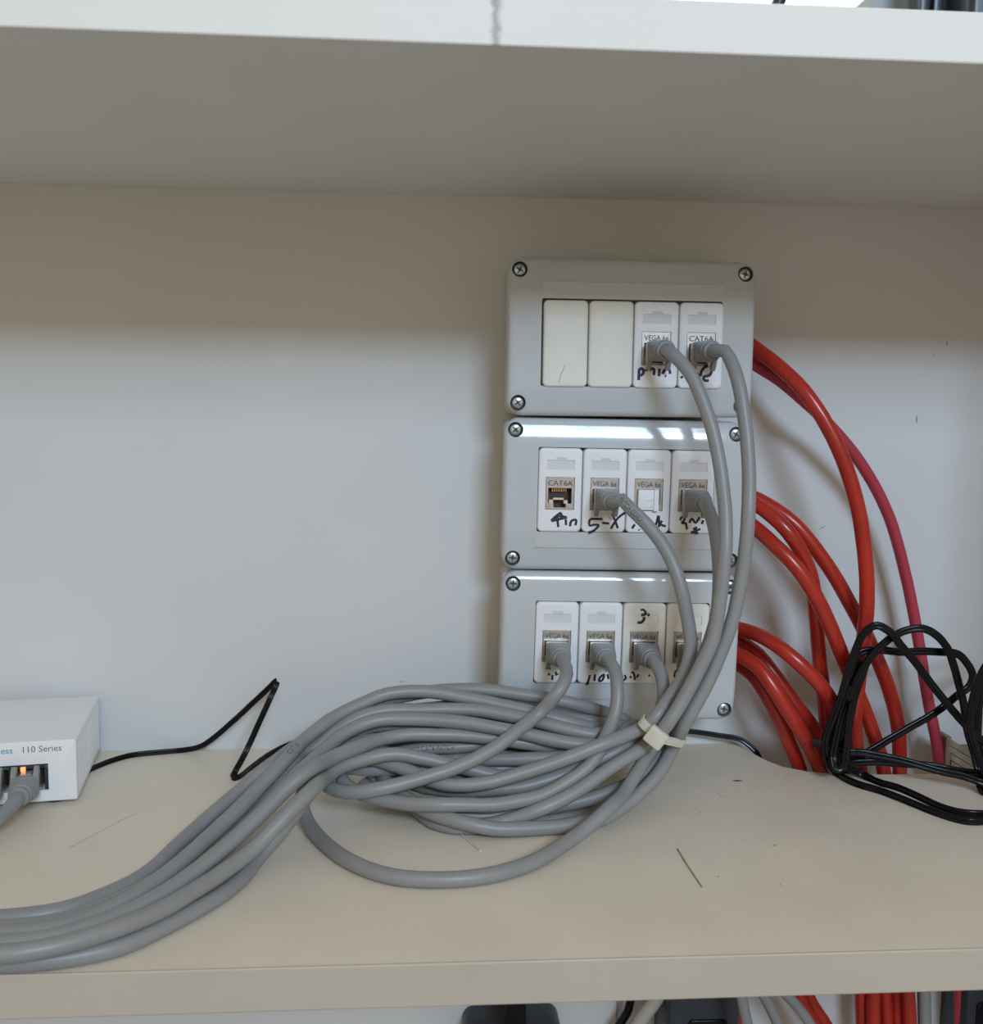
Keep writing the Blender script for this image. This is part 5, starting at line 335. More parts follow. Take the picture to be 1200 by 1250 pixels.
for i, (x, z, a, b, g) in enumerate(((318.4, 247.2, .5, 1.6, .1), (302, 201.1, .6, 2.6, .1), (246.2, 134.8, 2.6, .35, .5), (-9.5, 40.5, 1.8, .35, .1), (311, 240, .4, 1.2, -.4))):
    blob('scuff_mark', wall_o, MST, (x, z), a, b, g, 'y', i)

sd = MB(); sd.box(376, 394, -D0, 0, -700, 326.4); struct(sd.build('wall_right_added', MUS))  # unseen side panel, added to darken the right of the alcove
fl = MB(); fl.box(-3000, 3000, -3500, 18, -720, -700); struct(fl.build('floor', MFL))

# window above the wall board: bright pane, frame and upright blind slats
win = MB(); win.box(-750, 800, 40, 46, 432, 760)
win_o = struct(win.build('window_1', MPN))
fr = MB(); fr.box(-750, 800, 10, 60, 760, 800); fr.box(-770, -750, 10, 60, 432, 800); fr.box(800, 820, 10, 60, 432, 800)
fr.build('window_frame', MUS, win_o)
for i in range(22):
    x = 231 + i * 2.0
    sl = MB(); sl.box(x, x + 1.5, 24, 26, 432, 760); sl.build('slat', MSL, win_o)

# ------------------------------------------------------------------ shelves
D = 243.05
us = thing('shelf', 'upper white shelf board with a dirty streak on its front edge', 'shelf', (0, 0, 326.6))
b = MB(); b.box(-700, 394, -D + 1.2, -0.2, 0, 17.3); b.build('board', MUS, us)
eb = MB(); rings = []
for x in (-700, 394):
    rings.append([(x, y, z) for y, z in ((-D + 1.25, 0), (-D + .35, 0.02), (-D, .5), (-D, 16.8), (-D + .35, 17.28), (-D + 1.25, 17.3))])
eb.loft(rings); eb.build('edge_band', MUE, us)

ls = thing('shelf', 'lower cream shelf board with a cable notch cut in its back right edge', 'shelf', (0, 0, 0))
outline = [(-700, -0.3), (195, -0.3), (196.2, -4), (198.3, -9), (201.5, -18.5), (205.5, -32), (211.3, -42.2), (222.6, -50.5), (233.4, -53.8), (256, -56.8), (320, -58.5), (362, -59), (366, -54), (367, -0.3), (375.8, -0.3), (375.8, -D + 1.2), (-700, -D + 1.2)]
b = MB(); b.loft([[(x, y, 0) for x, y in outline], [(x, y, -16.9) for x, y in outline]]); b.build('board', MLS, ls)
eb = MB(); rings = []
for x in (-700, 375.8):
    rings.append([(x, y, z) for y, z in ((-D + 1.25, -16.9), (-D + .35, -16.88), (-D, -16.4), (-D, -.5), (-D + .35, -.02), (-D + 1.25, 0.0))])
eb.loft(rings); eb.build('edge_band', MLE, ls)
for i, (x, y, rx, ry, g, m) in enumerate(((178, -63.4, 3.0, 1.3, .1, MDS), (144.8, -107.2, 1.0, .6, .3, MST), (171.6, -105.1, .6, .6, 0, MST), (169.1, -147.6, 1.1, .7, .4, MST), (133, -178.3, .6, .5, 0, MST),
        (157.9, -187.2, .5, .5, 0, MST), (-168.4, -65.5, .5, .5, 0, MST), (59.5, -132.6, .5, .5, 0, MST), (184.7, -121.3, .5, .5, 0, MST), (170.5, -60.6, .6, 1.4, .3, MWS), (177.4, -86.3, 1.3, .8, .6, MWS), (166, -66, 1.2, .6, .9, MWS), (182, -84, .6, 1.0, .2, MWS), (190, -88, .5, .5, 0, MST), (206.5, -62, 1.2, .3, 0, MST))):
    blob('speck', ls, m, (x, y, 0), rx, ry, g, 'z', 77 + i)
ring = MB(); ring.sweep([Vector((169 + 7.5 * math.cos(a), -83 + 6 * math.sin(a), 0.0)) for a in [math.radians(150 + 16 * k) for k in range(12)]], circ(.16, 6)); ring.build('ring_scratch', MST, ls)

# loose bits lying on the lower shelf
def thread(name, label, m, pts, r):
    mb = MB(); mb.sweep([Vector(p) for p in pts], circ(r, 6)); return tag(mb.build(name, m, None, 60), label, 'thread')
thread('stray_bristle', 'short tan bristle lying on the cream shelf right of the cable coil', MTH, [(121.9, -150, .45), (121.9, -163, .5), (122.3, -176, .45), (122.8, -188.5, .4)], .3)
thread('stray_thread', 'pale thread sticking out from under the front of the cable coil', MTW, [(14.7, -117, .5), (20, -127, .6), (25, -138, .5), (29.5, -148.6, .4)], .5)
thread('stray_hair', 'faint long hair on the shelf in front of the network switch', MHR, [(-160, -136, .2), (-151, -117, .25), (-145, -104, .2), (-138.5, -94, .2)], .13)

# ------------------------------------------------------------------ socket boxes
def plate_mesh():
    HX, HZ, R = 67.3, 42.2, 8.5
    def prof(x, z):
        h = 0.0
        zz = abs(z); r = 82.0
        if zz > 17.5: h = r - math.sqrt(r * r - (zz - 17.5) ** 2)
        if abs(x) < 49.4 and -29.2 < z <= 0:          # flat raised band below the modules
            h = min(h, 0.12 + max(0, (-z - 27.5)) * 0.05)
        if abs(x) < 49.4 and z > 0 and z < 30: h = min(h, 0.3 + h * .6)
        h += 0.0006 * max(0, abs(x) - 50) ** 2
        return h
    xs = sorted(set([-HX + HX * 2 * i / 74 for i in range(75)] + [-49.5, -49.3, 49.3, 49.5] + [HX - d for d in (.3, .8, 1.4, 2.2)] + [-HX + d for d in (.3, .8, 1.4, 2.2)]))
    zs = sorted(set([-HZ + HZ * 2 * i / 56 for i in range(57)] + [-29.3, -29.1] + [HZ - d for d in (.3, .8, 1.4, 2.2)] + [-HZ + d for d in (.3, .8, 1.4, 2.2)]))
    nx, nz = len(xs), len(zs); V = []; 
    for x in xs:
        for z in zs:
            px, pz = x, z; ax, az = abs(x) - (HX - R), abs(z) - (HZ - R)
            if ax > 0 and az > 0:
                a, c = ax / R, az / R
                px = math.copysign(HX - R + R * a * math.sqrt(1 - c * c / 2), x); pz = math.copysign(HZ - R + R * c * math.sqrt(1 - a * a / 2), z)
            # distance to the rounded border
            qx, qz = abs(px) - (HX - R), abs(pz) - (HZ - R)
            d = R - (math.hypot(max(qx, 0), max(qz, 0)) if (qx > 0 or qz > 0) else -1)
            if qx > 0 and qz <= 0: d = HX - abs(px)
            elif qz > 0 and qx <= 0: d = HZ - abs(pz)
            h = prof(px, pz); e = 3.0
            if d < e: h += e - math.sqrt(max(0, e * e - (e - max(d, 0)) ** 2))
            V.append((px, h, pz))
    F = []
    for i in range(nx - 1):
        for j in range(nz - 1):
            a = i * nz + j; F.append((a, a + nz, a + nz + 1, a + 1))
    bord = [i * nz for i in range(nx)] + [(nx - 1) * nz + j for j in range(1, nz)] + [i * nz + nz - 1 for i in range(nx - 2, -1, -1)] + [j for j in range(nz - 2, 0, -1)]
    o = len(V)
    for b_ in bord: V.append((V[b_][0] * .995, 14.0, V[b_][2] * .993))
    m = len(bord)
    for k in range(m): F.append((bord[k], bord[(k + 1) % m], o + (k + 1) % m, o + k))
    F.append(tuple(o + k for k in range(m - 1, -1, -1)))
    mb = MB(); mb.add(V, F); return mb
SCREWS = ((-61.4, 35.3), (61.4, 35.3), (-61.4, -35.3), (61.4, -35.3))
def make_plate():
    o = plate_mesh().build('cover_plate', MGP)
    cuts = []
    c = MB(); slab(c, 49.15, 23.25, 1.2, -8, 10.5, .05, .4, 3.0); cuts.append(c.build('cut', MGP))
    for x, z in SCREWS:
        c = MB(); c.loft([[(x + u, yy, z + w) for u, w in circ(4.15, 24)] for yy in (-5, 5.6)]); cuts.append(c.build('cut', MGP))
    me = boolean(o, cuts)
    finish(me, 32)
    return o
plate0 = make_plate()
def make_screw():
    mb = MB(); rings = []
    for r, y in ((3.8, 3.6), (3.8, 2.0), (3.5, 1.1), (2.7, .6), (1.5, .35), (.4, .3)):
        rings.append([(r * math.cos(t), y, r * math.sin(t)) for t in [2 * math.pi * k / 18 for k in range(18)]])
    mb.loft(rings)
    mb.box(-2.0, 2.0, .2, .9, -.36, .36, 1); mb.box(-.36, .36, .2, .9, -2.0, 2.0, 1)
    mb.box(-.8, .8, .12, .9, -.8, .8, 1)
    return mb.build('screw', [MSC, MSD], None, 40)
screw0 = make_screw()
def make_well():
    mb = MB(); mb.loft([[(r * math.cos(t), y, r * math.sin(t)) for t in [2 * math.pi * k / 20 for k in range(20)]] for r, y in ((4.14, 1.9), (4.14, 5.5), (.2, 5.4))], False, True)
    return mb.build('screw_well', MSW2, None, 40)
well0 = make_well()
# modules: front plane y = -1.1 (proud of the plate)
YF = -1.1
def make_blank():
    mb = MB(); slab(mb, 12.0, 23.0, 2.6, YF, 9, 1.3); return mb.build('blank_module', MCM, None, 35)
def make_key():
    mb = MB(); slab(mb, 12.0, 23.0, 2.6, YF, 9, 1.1); o = mb.build('keystone_module', MWM)
    c1 = MB(); c1.box(-8.0, 8.0, -5, 8.2, -10.8, 7.1)
    c2 = MB(); c2.box(-7.6, 7.6, -5, YF + .55, 11.3, 16.4)
    c3 = MB(); c3.box(-2.5, 2.7, -5, YF + .55, 15, 17.7)
    finish(boolean(o, [c.build('cut', MWM) for c in (c1, c2, c3)]), 35)
    return o
blank0, key0 = make_blank(), make_key()
def dup(o, parent, loc, material=None, roty=0):
    c = o.copy(); COL.objects.link(c); c.parent = parent; c.location = Vector(loc) * MM; c.rotation_euler = (0, roty, 0)
    if material:
        c.material_slots[0].link = 'OBJECT'; c.material_slots[0].material = material
    return c
def label_window(parent):
    mb = MB(); mb.box(-7.5, 7.5, YF + .42, YF + .7, 11.4, 16.3); mb.box(-2.4, 2.6, YF + .42, YF + .7, 16.2, 17.6)
    return mb.build('label_window', MLW, parent)
def jack(parent, text, kind):
    """metal shielded jack: frame, lettered plate, port opening; centre x 0"""
    y0 = YF + .5
    mb = MB()
    mb.box(-7.7, 7.7, y0, 7.5, 1.1, 6.9)                         # lettered plate block
    mb.box(-7.7, -6.45, y0, 7.5, -10.6, 1.1); mb.box(6.45, 7.7, y0, 7.5, -10.6, 1.1)
    mb.box(-6.45, -3.4, y0, 7.5, -10.6, -7.4); mb.box(3.4, 6.45, y0, 7.5, -10.6, -7.4); mb.box(-3.4, 3.4, y0, 7.5, -10.6, -9.6)
    mb.box(-6.45, 6.45, 6.9, 7.5, -9.6, 1.1)
    # raised rim round the lettering
    mb.box(-7.2, 7.2, y0 - .22, y0, 6.2, 6.6); mb.box(-7.2, 7.2, y0 - .22, y0, 1.3, 1.7)
    mb.box(-7.2, -6.8, y0 - .22, y0, 1.7, 6.2); mb.box(6.8, 7.2, y0 - .22, y0, 1.7, 6.2)
    j = mb.build('jack_housing', MJM, parent)
    text_part('jack_lettering', text, 4.1, MLT, parent, (0, y0, 2.45), 'C', .28, 0.0, False, .86 if len(text) > 6 else 1.05)
    cv = MB(); cv.box(-6.4, 6.4, 5.6, 6.85, -9.5, 1.0); cv.box(-6.44, -6.3, 1.2, 6, -7.3, 1); cv.box(6.3, 6.44, 1.2, 6, -7.3, 1); cv.box(-6.4, 6.4, 1.2, 6, .85, 1.05)
    cv.build('port_cavity', MBK, parent)
    if kind == 'open':
        g = MB()
        for k in range(8): g.box(-4.0 + k * 1.08, -3.5 + k * 1.08, 3.2, 5.4, -1.2, .6)
        g.build('contacts', MGD, parent)
        l = MB(); l.box(-5.9, -3.6, y0 + .2, 4, -7.4, -5.4); l.box(2.2, 4.4, y0 + .2, 4, -7.4, -5.6); l.box(-3.6, 2.2, y0 + .6, 3, -5.4, -4.3); l.build('shield_tongue', MSH, parent)
    else:
        r = MB(); r.box(-2.9, 2.6, y0 + .1, 5.5, -9.5, -7.0); r.build('contact_block', MRD, parent)
def dust_cap(parent):
    mb = MB(); slab(mb, 5.7, 5.6, .7, YF - 1.6, 4, .4, -.4, -4.6); 
    mb.box(2.6, 5.2, YF - 2.6, YF - 1.5, -10.6, 1.4); mb.box(-2.2, 1.6, YF - 2.0, YF - 1.5, -8.6, -8.2); mb.box(1.2, 1.6, YF - 2.0, YF - 1.5, -8.6, -4.4); mb.box(-2.2, 1.6, YF - 2.0, YF - 1.5, -4.8, -4.4)
    return mb.build('dust_cap', MWM, parent, 35)
def writing(parent, key, m):
    mb = MB()
    for st in WRITING.get(key, []):
        p = [Vector((st[i], YF + .12, st[i + 1])) for i in range(0, len(st), 2)]
        # densify with a smooth curve
        q = []
        for i in range(len(p) - 1):
            a, b_, c, d = p[max(0, i - 1)], p[i], p[i + 1], p[min(len(p) - 1, i + 2)]
            for k in range(5):
                t = k / 5; q.append(0.5 * ((2 * b_) + (c - a) * t + (2 * a - 5 * b_ + 4 * c - d) * t * t + (3 * b_ - a - 3 * c + d) * t ** 3))
        q.append(p[-1])
        w = (1.0, .85, .8)[int(key[0]) - 1]
        mb.sweep(q, [(w * math.cos(t), .22 * math.sin(t)) for t in [2 * math.pi * k / 8 for k in range(8)]], wide=(0, -1, 0))
    if mb.v: mb.build('handwriting', m, parent, 60)
BOXES = (
    (1, (114.9, -53, 243.2, 239.6), 0.0, 'topmost grey socket box with two blank cream covers', [('blank', 0), ('blank', 0), ('key', 'w', 'VEGA 6a', 'plug'), ('key', 'w', 'CAT6A', 'plug')]),
    (2, (113.9, -49, 157.3, 160.2), 0.6, 'middle grey socket box with an empty port and a capped port', [('key', 'w', 'CAT6A', 'open'), ('key', 'w', 'VEGA 6a', 'plug'), ('key', 'w', 'VEGA 6a', 'cap'), ('key', 'w', 'VEGA 6a', 'plug')]),
    (3, (113.5, -49, 72.0, 74.9), 0.9, 'lowest grey socket box with four plugged ports, just above the lower shelf', [('key', 'w', 'VEGA 6a', 'plug'), ('key', 'w', 'VEGA 6a', 'plug'), ('key', 'c', 'VEGA 6a', 'plug'), ('key', 'c', 'VEGA 6a', 'plug')]),
)
BOXROOT = {}
for bi, (bx, fy, bz, mz), roll, lab, mods in BOXES:
    root = thing('socket_box', lab, 'socket box', (bx, 0, bz), (0, math.radians(roll), 0), 'wall socket boxes')
    BOXROOT[bi] = root
    flip = bi == 1
    dup(plate0, root, (0, fy, 0), None, math.pi if flip else 0)
    for (x, z) in SCREWS:
        s = dup(screw0, root, (x, fy + 2.2, z), None, random.uniform(0, 1.5)); dup(well0, root, (x, fy, z))
    bb = MB(); rings = []
    for hx, hz, y in ((65, 41.6, -.2), (65.8, 42.0, fy + 15.2), (66.3, 42.2, fy + 15.0), (66.4, 42.2, fy + 13.9)):
        rings.append([(x, y, z) for x, z in rrect(hx, hz, 6)])
    bb.loft(rings)
    bb.build('back_box', MGB, root, 35)
    logo_z, lx = (38.3, -3.0) if flip else (-37.3, -8.0)
    text_part('embossed_lettering', 'GEWISS', 3.4, MGP, root, (lx, fy + 2.75 if not flip else fy + 2.95, logo_z - 1.2), 'C', .28)
    for i, md in enumerate(mods):
        lx_ = (i - 1.5) * 24.6 + .4
        if md[0] == 'blank':
            mo = dup(blank0, root, (lx_, fy, mz - bz))
            if i == 0:
                sc = MB(); sc.sweep([Vector(p) for p in ((-3.4, YF - .02, -21), (-2.6, YF - .02, -17.5), (-1.2, YF - .02, -14), (-.4, YF - .02, -11.5))], circ(.16, 6)); sc.build('scratch', MST, mo)
            continue
        mo = dup(key0, root, (lx_, fy, mz - bz), MCM if md[1] == 'c' else None)
        if md[1] == 'c': mo['label'] = 'cream keystone module, yellower than its neighbours'
        label_window(mo).material_slots[0].material = MLW
        if md[1] == 'c':
            mo.children[0].material_slots[0].link = 'OBJECT'; mo.children[0].material_slots[0].material = MCM
        jack(mo, md[2], 'open' if md[3] == 'open' else 'plug')
        if md[3] == 'cap': dust_cap(mo)
        writing(mo, '%d%d' % (bi, i + 1), (MINV, MINK, MINKB)[bi - 1])
for o in (plate0, screw0, well0, blank0, key0): bpy.data.objects.remove(o)

# ------------------------------------------------------------------ patch cables
def plug_parts(parent, up=False):
    """plug along local -Y, contact side; port face at y = 0; latch side down unless up"""
    g = 1 if up else -1
    mb = MB(); mb.loft([[(x, y, z + .3) for x, z in rrect(6.05, 4.3, .5, 2)] for y in (5.0, -8.6)])
    mb.box(-2.6, 2.6, -8, -1, g * 4.3 + .3 - .5, g * 4.3 + .3 + .9)
    mb.build('plug_shield', MSH, parent, 35)
    bt = MB(); rings = []
    secs = [(-7.4, 6.5, 5.4, 1.6), (-10.2, 6.5, 5.5, 1.8)]
    y = -10.4
    for k in range(4):
        t = k / 3; hx, hz, r = 6.2 - .7 * t, 5.4 - .1 * t, 2.0 + 2.4 * t
        secs += [(y, hx - .65, hz - .6, r), (y - .7, hx - .65, hz - .6, r), (y - .9, hx, hz, r), (y - 2.3, hx - .1, hz - .05, r)]
        y -= 2.5
    secs += [(y - .1, 4.5, 4.5, 4.3), (y - .5, 4.9, 4.9, 4.7), (y - 3.0, 4.8, 4.8, 4.6), (y - 3.5, 4.2, 4.2, 4.0)]
    for yy, hx, hz, r in secs: rings.append([(x, yy, z + .1) for x, z in rrect(hx, hz, min(r, hx - .1, hz - .1), 4)])
    bt.loft(rings)
    for s in (-1, 1):                                            # latch guard fins either side of the clip
        x0, x1 = sorted((s * 6.4, s * 4.1))
        prof = [(-10.6, g * 3.6), (-6.2, g * 3.6), (-4.4, g * 7.0), (-5.0, g * 9.4), (-6.6, g * 9.9), (-8.6, g * 7.8)]
        bt.loft([[(x0, yy, zz) for yy, zz in prof], [(x0 + .4 if s > 0 else x0 + .4, yy, zz) for yy, zz in prof], [(x1, yy, zz) for yy, zz in prof]])
    bt.build('boot', MBT, parent, 35)
def wrap_text(name, body, size, p, i0, rev, m, parent, r=3.5, lift=.06, roll=0.0, origin=Vector((0, 0, 0)), squeeze=1.0):
    """print laid round a cable, starting at path index i0"""
    vs, fs = text_verts(body, size)
    acc = [0.0]
    seq = p[i0::-1] if rev else p[i0:]
    for a, b_ in zip(seq, seq[1:]): acc.append(acc[-1] + (b_ - a).length)
    out = []
    for v in vs:
        s = v.x * squeeze; k = 0
        while k < len(acc) - 2 and acc[k + 1] < s: k += 1
        t = (s - acc[k]) / (acc[k + 1] - acc[k]); c = seq[k].lerp(seq[k + 1], t)
        T = (seq[min(k + 2, len(seq) - 1)] - seq[max(0, k - 1)]).normalized()
        n = (CAM / MM - c); n = (n - T * n.dot(T)).normalized(); b2 = n.cross(T)
        ph = (v.y - size * .35) / r + roll
        out.append(c + (n * math.cos(ph) + b2 * math.sin(ph)) * (r + lift) - origin)
    mb = MB(); mb.add(out, fs)
    mb.add([o * 1.0 for o in out], [])
    return mb.build(name, m, parent)
PLUGS = {'A': (1, 3), 'B': (1, 4), 'C': (2, 2), 'D': (2, 4), 'E': (3, 1), 'F': (3, 2), 'G': (3, 3), 'H': (3, 4)}
LAB = {'A': 'grey patch cable plugged into the third port of the topmost socket box', 'B': 'grey patch cable from the rightmost port of the topmost socket box, outermost arc',
       'C': 'grey patch cable with dark print crossing the middle box from its second port', 'D': 'grey patch cable plugged into the rightmost port of the middle socket box',
       'E': 'grey patch cable from the leftmost port of the lowest box, crossing over the coil', 'F': 'grey patch cable from the second port of the lowest socket box',
       'G': 'grey patch cable from the cream third port of the lowest socket box', 'H': 'grey patch cable in the last port of the lowest box, hidden behind other cables'}
PROF35 = circ(3.5, 16)
CABLE = {}
for k, (bi, pi) in PLUGS.items():
    (bx, fy, bz, mz), roll = [(b_[1], b_[2]) for b_ in BOXES if b_[0] == bi][0]
    th = math.radians(roll); dx, dz = (pi - 2.5) * 24.6 + .4, mz - 3.8 - bz
    base = Vector((bx + dx * math.cos(th) + dz * math.sin(th), fy, bz + dz * math.cos(th) - dx * math.sin(th)))
    root = thing('patch_cable', LAB[k], 'cable', base, (0, th, 0), 'grey patch cables from the socket boxes')
    CABLE[k] = root
    plug_parts(root)
    R_ = Matrix.Rotation(-th, 3, 'Y')
    loc = [R_ @ (q - base) for q in path(k)]
    mb = MB(); mb.sweep(loc, PROF35); mb.build('jacket', MCB, root, 60)
    CABLE[k + '_pts'] = (path(k), base, R_)
def print_on(k, body, size, near, rev, roll=0.0, squeeze=1.0):
    p, base, R_ = CABLE[k + '_pts']
    tgt = Vector(near); i0 = min(range(len(p)), key=lambda i: (p[i] - tgt).length)
    o = wrap_text('cable_print', body, size, p, i0, rev, MPRT, None, 3.5, .06, roll, Vector((0, 0, 0)), squeeze)
    o.parent = CABLE[k]
    for v in o.data.vertices: v.co = R_ @ (v.co - base * MM)
print_on('C', 'PATCH CORD', 4.0, (105.9, -78.8, 158.1), False, -0.1, .62)
print_on('E', 'STP CAT6 PATCH', 3.6, (-3.2, -87.3, 27.6), False, 0.0, .8)
print_on('F', 'CAT 6', 3.6, (-62.7, -119.6, 35.3), True, 0.35, .9)

# nylon cable tie round the bundle
def tie():
    c0 = Vector(TIE)
    pts = []
    for k in 'ABCDH':
        p = path(k); i = min(range(len(p) - 1), key=lambda i: (p[i] - c0).length)
        pts.append((p[i], (p[min(i + 2, len(p) - 1)] - p[max(0, i - 2)]).normalized()))
    n = Vector((0, 0, 0))
    for _, t in pts: n += t
    n.normalize()
    u = (CAM / MM - c0); u = (u - n * u.dot(n)).normalized(); w = n.cross(u)     # u towards the viewer
    cs = []
    for k in 'ABCDH':
        p = path(k); best = None
        for i in range(len(p) - 1):
            a, b_ = (p[i] - c0).dot(n), (p[i + 1] - c0).dot(n)
            if a * b_ <= 0 and (p[i] - c0).length < 40:
                t = a / (a - b_) if a != b_ else 0; q = p[i].lerp(p[i + 1], t) - c0; best = (q.dot(u), q.dot(w))
        if best: cs.append(best)
    P = []
    for (a, b_) in cs:
        for t in range(24): P.append((a + 3.6 * math.cos(t * math.pi / 12), b_ + 3.6 * math.sin(t * math.pi / 12)))
    P = sorted(set(P))
    def half(pp):
        h = []
        for q in pp:
            while len(h) > 1 and (h[-1][0] - h[-2][0]) * (q[1] - h[-2][1]) - (h[-1][1] - h[-2][1]) * (q[0] - h[-2][0]) <= 0: h.pop()
            h.append(q)
        return h
    lo, up = half(P), half(P[::-1]); hull = lo[:-1] + up[:-1]
    root = thing('cable_tie', 'ivory nylon cable tie cinched round the grey cable bundle', 'cable tie', c0)
    cen = (sum(q[0] for q in hull) / len(hull), sum(q[1] for q in hull) / len(hull))
    hw = 2.3; rings = []
    for q in hull:
        d = math.hypot(q[0] - cen[0], q[1] - cen[1]); o = ((q[0] - cen[0]) / d, (q[1] - cen[1]) / d)
        p0 = u * q[0] + w * q[1]; out = u * o[0] + w * o[1]
        rings.append([p0 - n * hw, p0 + out * 1.1 - n * hw, p0 + out * 1.1 + n * hw, p0 + n * hw])
    mb = MB(); N = len(rings); vs = [p for r in rings for p in r]; fs = []
    for i in range(N):
        j = (i + 1) % N
        for a in range(4):
            b_ = (a + 1) % 4; fs.append((i * 4 + a, i * 4 + b_, j * 4 + b_, j * 4 + a))
    mb.add(vs, fs); mb.build('strap', MTI, root, 45)
    umax = max(q[0] for q in hull)
    hq = max((q for q in hull if q[0] > umax - 2.5), key=lambda q: q[0])
    hc = u * (umax + .9) + w * (hq[1] + TIEHEAD)
    hd = MB(); rings = []
    for hs, dd in ((4.6, -.6), (5.0, .3), (5.0, 3.2), (4.6, 3.9), (3.8, 4.2)):
        rings.append([hc + u * dd + w * a + n * b_ for a, b_ in rrect(hs, hs * .92, 1.0, 3)])
    hd.loft(rings); hd.build('tie_head', MTI, root, 35)
TIE = (72.0, -105.0, 46.0); TIEHEAD = 0.0
TIE = (125.1, -104.9, 42.4); TIEHEAD = 0.0
tie()

# ------------------------------------------------------------------ red cables
REDLAB = {'R1': 'thick red cable arching from the topmost box, in front of the pink one', 'R2': 'thinner pinkish red cable, outermost to the right, from the topmost box',
          'R3': 'red cable with the widest arc from the middle box, passing behind the tall red one', 'R4': 'red cable from the middle box that drops straightest to the notch',
          'R5': 'lowest red cable leaving the middle box, crossing in front of its neighbour', 'R6': 'red cable arching highest out of the lowest socket box',
          'R7': 'red cable second from the top out of the lowest socket box', 'R8': 'bright red cable in front, third out of the lowest socket box', 'R9': 'darker red cable lowest and leftmost beside the lowest socket box'}
for k, lab in REDLAB.items():
    p = path(k); mb = MB(); mb.sweep(p, circ(3.35 if k == 'R2' else 4.2, 16))
    tag(mb.build('network_cable', MPC if k == 'R2' else MRC, None, 60), lab, 'cable', 'red network cables behind the shelf')

# ------------------------------------------------------------------ black twin-lead cords
def twin(hw):
    out = []
    for s, a0 in ((1, -140), (-1, 40)):
        for k in range(9):
            a = math.radians(a0 + 280 * k / 8); out.append((s * 0 + (hw if s > 0 else -hw) * .98 + hw * 1.02 * math.cos(a), hw * 1.02 * math.sin(a)))
    return out
def cord(keys, name, lab, hw, part='cord_run', cat='cord'):
    if len(keys) == 1:
        mb = MB(); mb.sweep(path(keys[0]), twin(hw), wide=(0, -1, 0)); return tag(mb.build(name, MBC, None, 50), lab, cat)
    root = thing(name, lab, cat, path(keys[0])[len(path(keys[0])) // 2])
    o = path(keys[0])[len(path(keys[0])) // 2]
    for k in keys:
        mb = MB(); mb.sweep([q - o for q in path(k)], twin(hw), wide=(0, -1, 0)); mb.build(part, MBC, root, 50)
    return root
cord(['lead'], 'twin_lead', 'thin black twin lead kinked in a tall zigzag beside the network switch', .82)
tang = cord(['PR', 'F1', 'F2'], 'power_cable', 'black power cord folded into tangled loops in front of the red cables', 1.12)
cord(['XX'], 'power_cable', 'black cord at the far right edge behind the tangled loops', 1.15)
# moulded strain relief of the cord, lying in the notch behind the folded loops
mb = MB(); o_ = tang.location / MM
mb.loft([[Vector((237 + 13 * t, -50 + w * k, 1.5 + h * k)) - o_ for w, h in ((-4, -3), (4, -3), (4, 3), (-4, 3))] for t, k in ((0, .8), (.1, 1), (.8, 1), (1, .6))]); mb.build('strain_relief', MBE, tang, 35)
# wire tie pinching the folded loops, with its twisted end sticking out left
BUNCH = Vector((236.5, -63, 8))
BUNCH = Vector((233.3, -63.7, 19.6))
wt = thing('wire_tie', 'dark plum twist tie pinching the folded black cord', 'wire tie', BUNCH)
mb = MB(); mb.sweep([Vector((6.6 * math.cos(t), 5.2 * math.sin(t), .5 * math.sin(2 * t))) for t in [2 * math.pi * k / 28 for k in range(29)]], circ(1.0, 8)); mb.build('loop', MTT, wt, 60)
mb = MB(); mb.sweep([Vector((-5.6, -2.5, 0)), Vector((-8, -3, 1.5)), Vector((-11, -3, 2.2)), Vector((-14, -2, 2.4))], [(2.4 * a, .8 * b_) for a, b_ in circ(1, 10)], wide=(0, -1, 0)); mb.build('twisted_end', MTT, wt, 60)

# weathered bit of grooved wood standing in the notch
wb = thing('wood_offcut', 'small grooved brown wood offcut standing behind the black cords', 'wood', (330, -22, -17))
for i in range(5):
    mb = MB(); z0 = 24 - i * 4.6; x0 = -11 + i * .6
    mb.loft([[(x0, -6, z0), (x0, 4, z0), (x0, 4, z0 + 3.8), (x0, -6, z0 + 3.8)], [(x0 + 22, -6, z0 - 13), (x0 + 22, 4, z0 - 13), (x0 + 22, 4, z0 - 9.2), (x0 + 22, -6, z0 - 9.2)]])
    mb.build('ridge', MWD, wb)
mb = MB(); mb.box(-13.5, -10.5, -7, 4.5, -6, 29); mb.box(-10.5, 12, 4.5, 6, -6, 20); mb.build('block', MWD, wb)

# ------------------------------------------------------------------ network switch
SWR = math.radians(9.0)
sw = thing('network_switch', 'white network switch with patch cables in its ports, left end of the shelf', 'network switch', (-173.3, -83.0, 2.5), (0, 0, SWR))
SH, SDp, SWd = 31.9, 80.5, 160
mb = MB()
rings = []
for ins, y in ((.9, SDp), (0, SDp - .9), (0, .8), (.25, .25), (.8, 0)):
    rings.append([(-SWd / 2 + x, y, SH / 2 + z) for x, z in rrect(SWd / 2 - ins, SH / 2 - ins, 1.0, 3)])
mb.loft(rings)
case = mb.build('case', MSW, sw)
c = MB(); c.box(-147, -13.6, -3, 11, 6.2, 20.0)
cc = c.build('cut', MSW, sw)
case.parent = None; cc.parent = None
finish(boolean(case, [cc]), 35); case.parent = sw
pb = MB(); pb.box(-146.9, -13.7, 9.4, 10.9, 6.3, 19.9)
for k in range(9):
    x = -14.7 - k * 17.0
    if x > -146: pb.box(x - .8, x + .8, .8, 9.6, 6.3, 19.9)
pb.box(-146.9, -13.7, 1.0, 9.6, 17.6, 19.9)
pb.build('port_bank', MBK, sw)
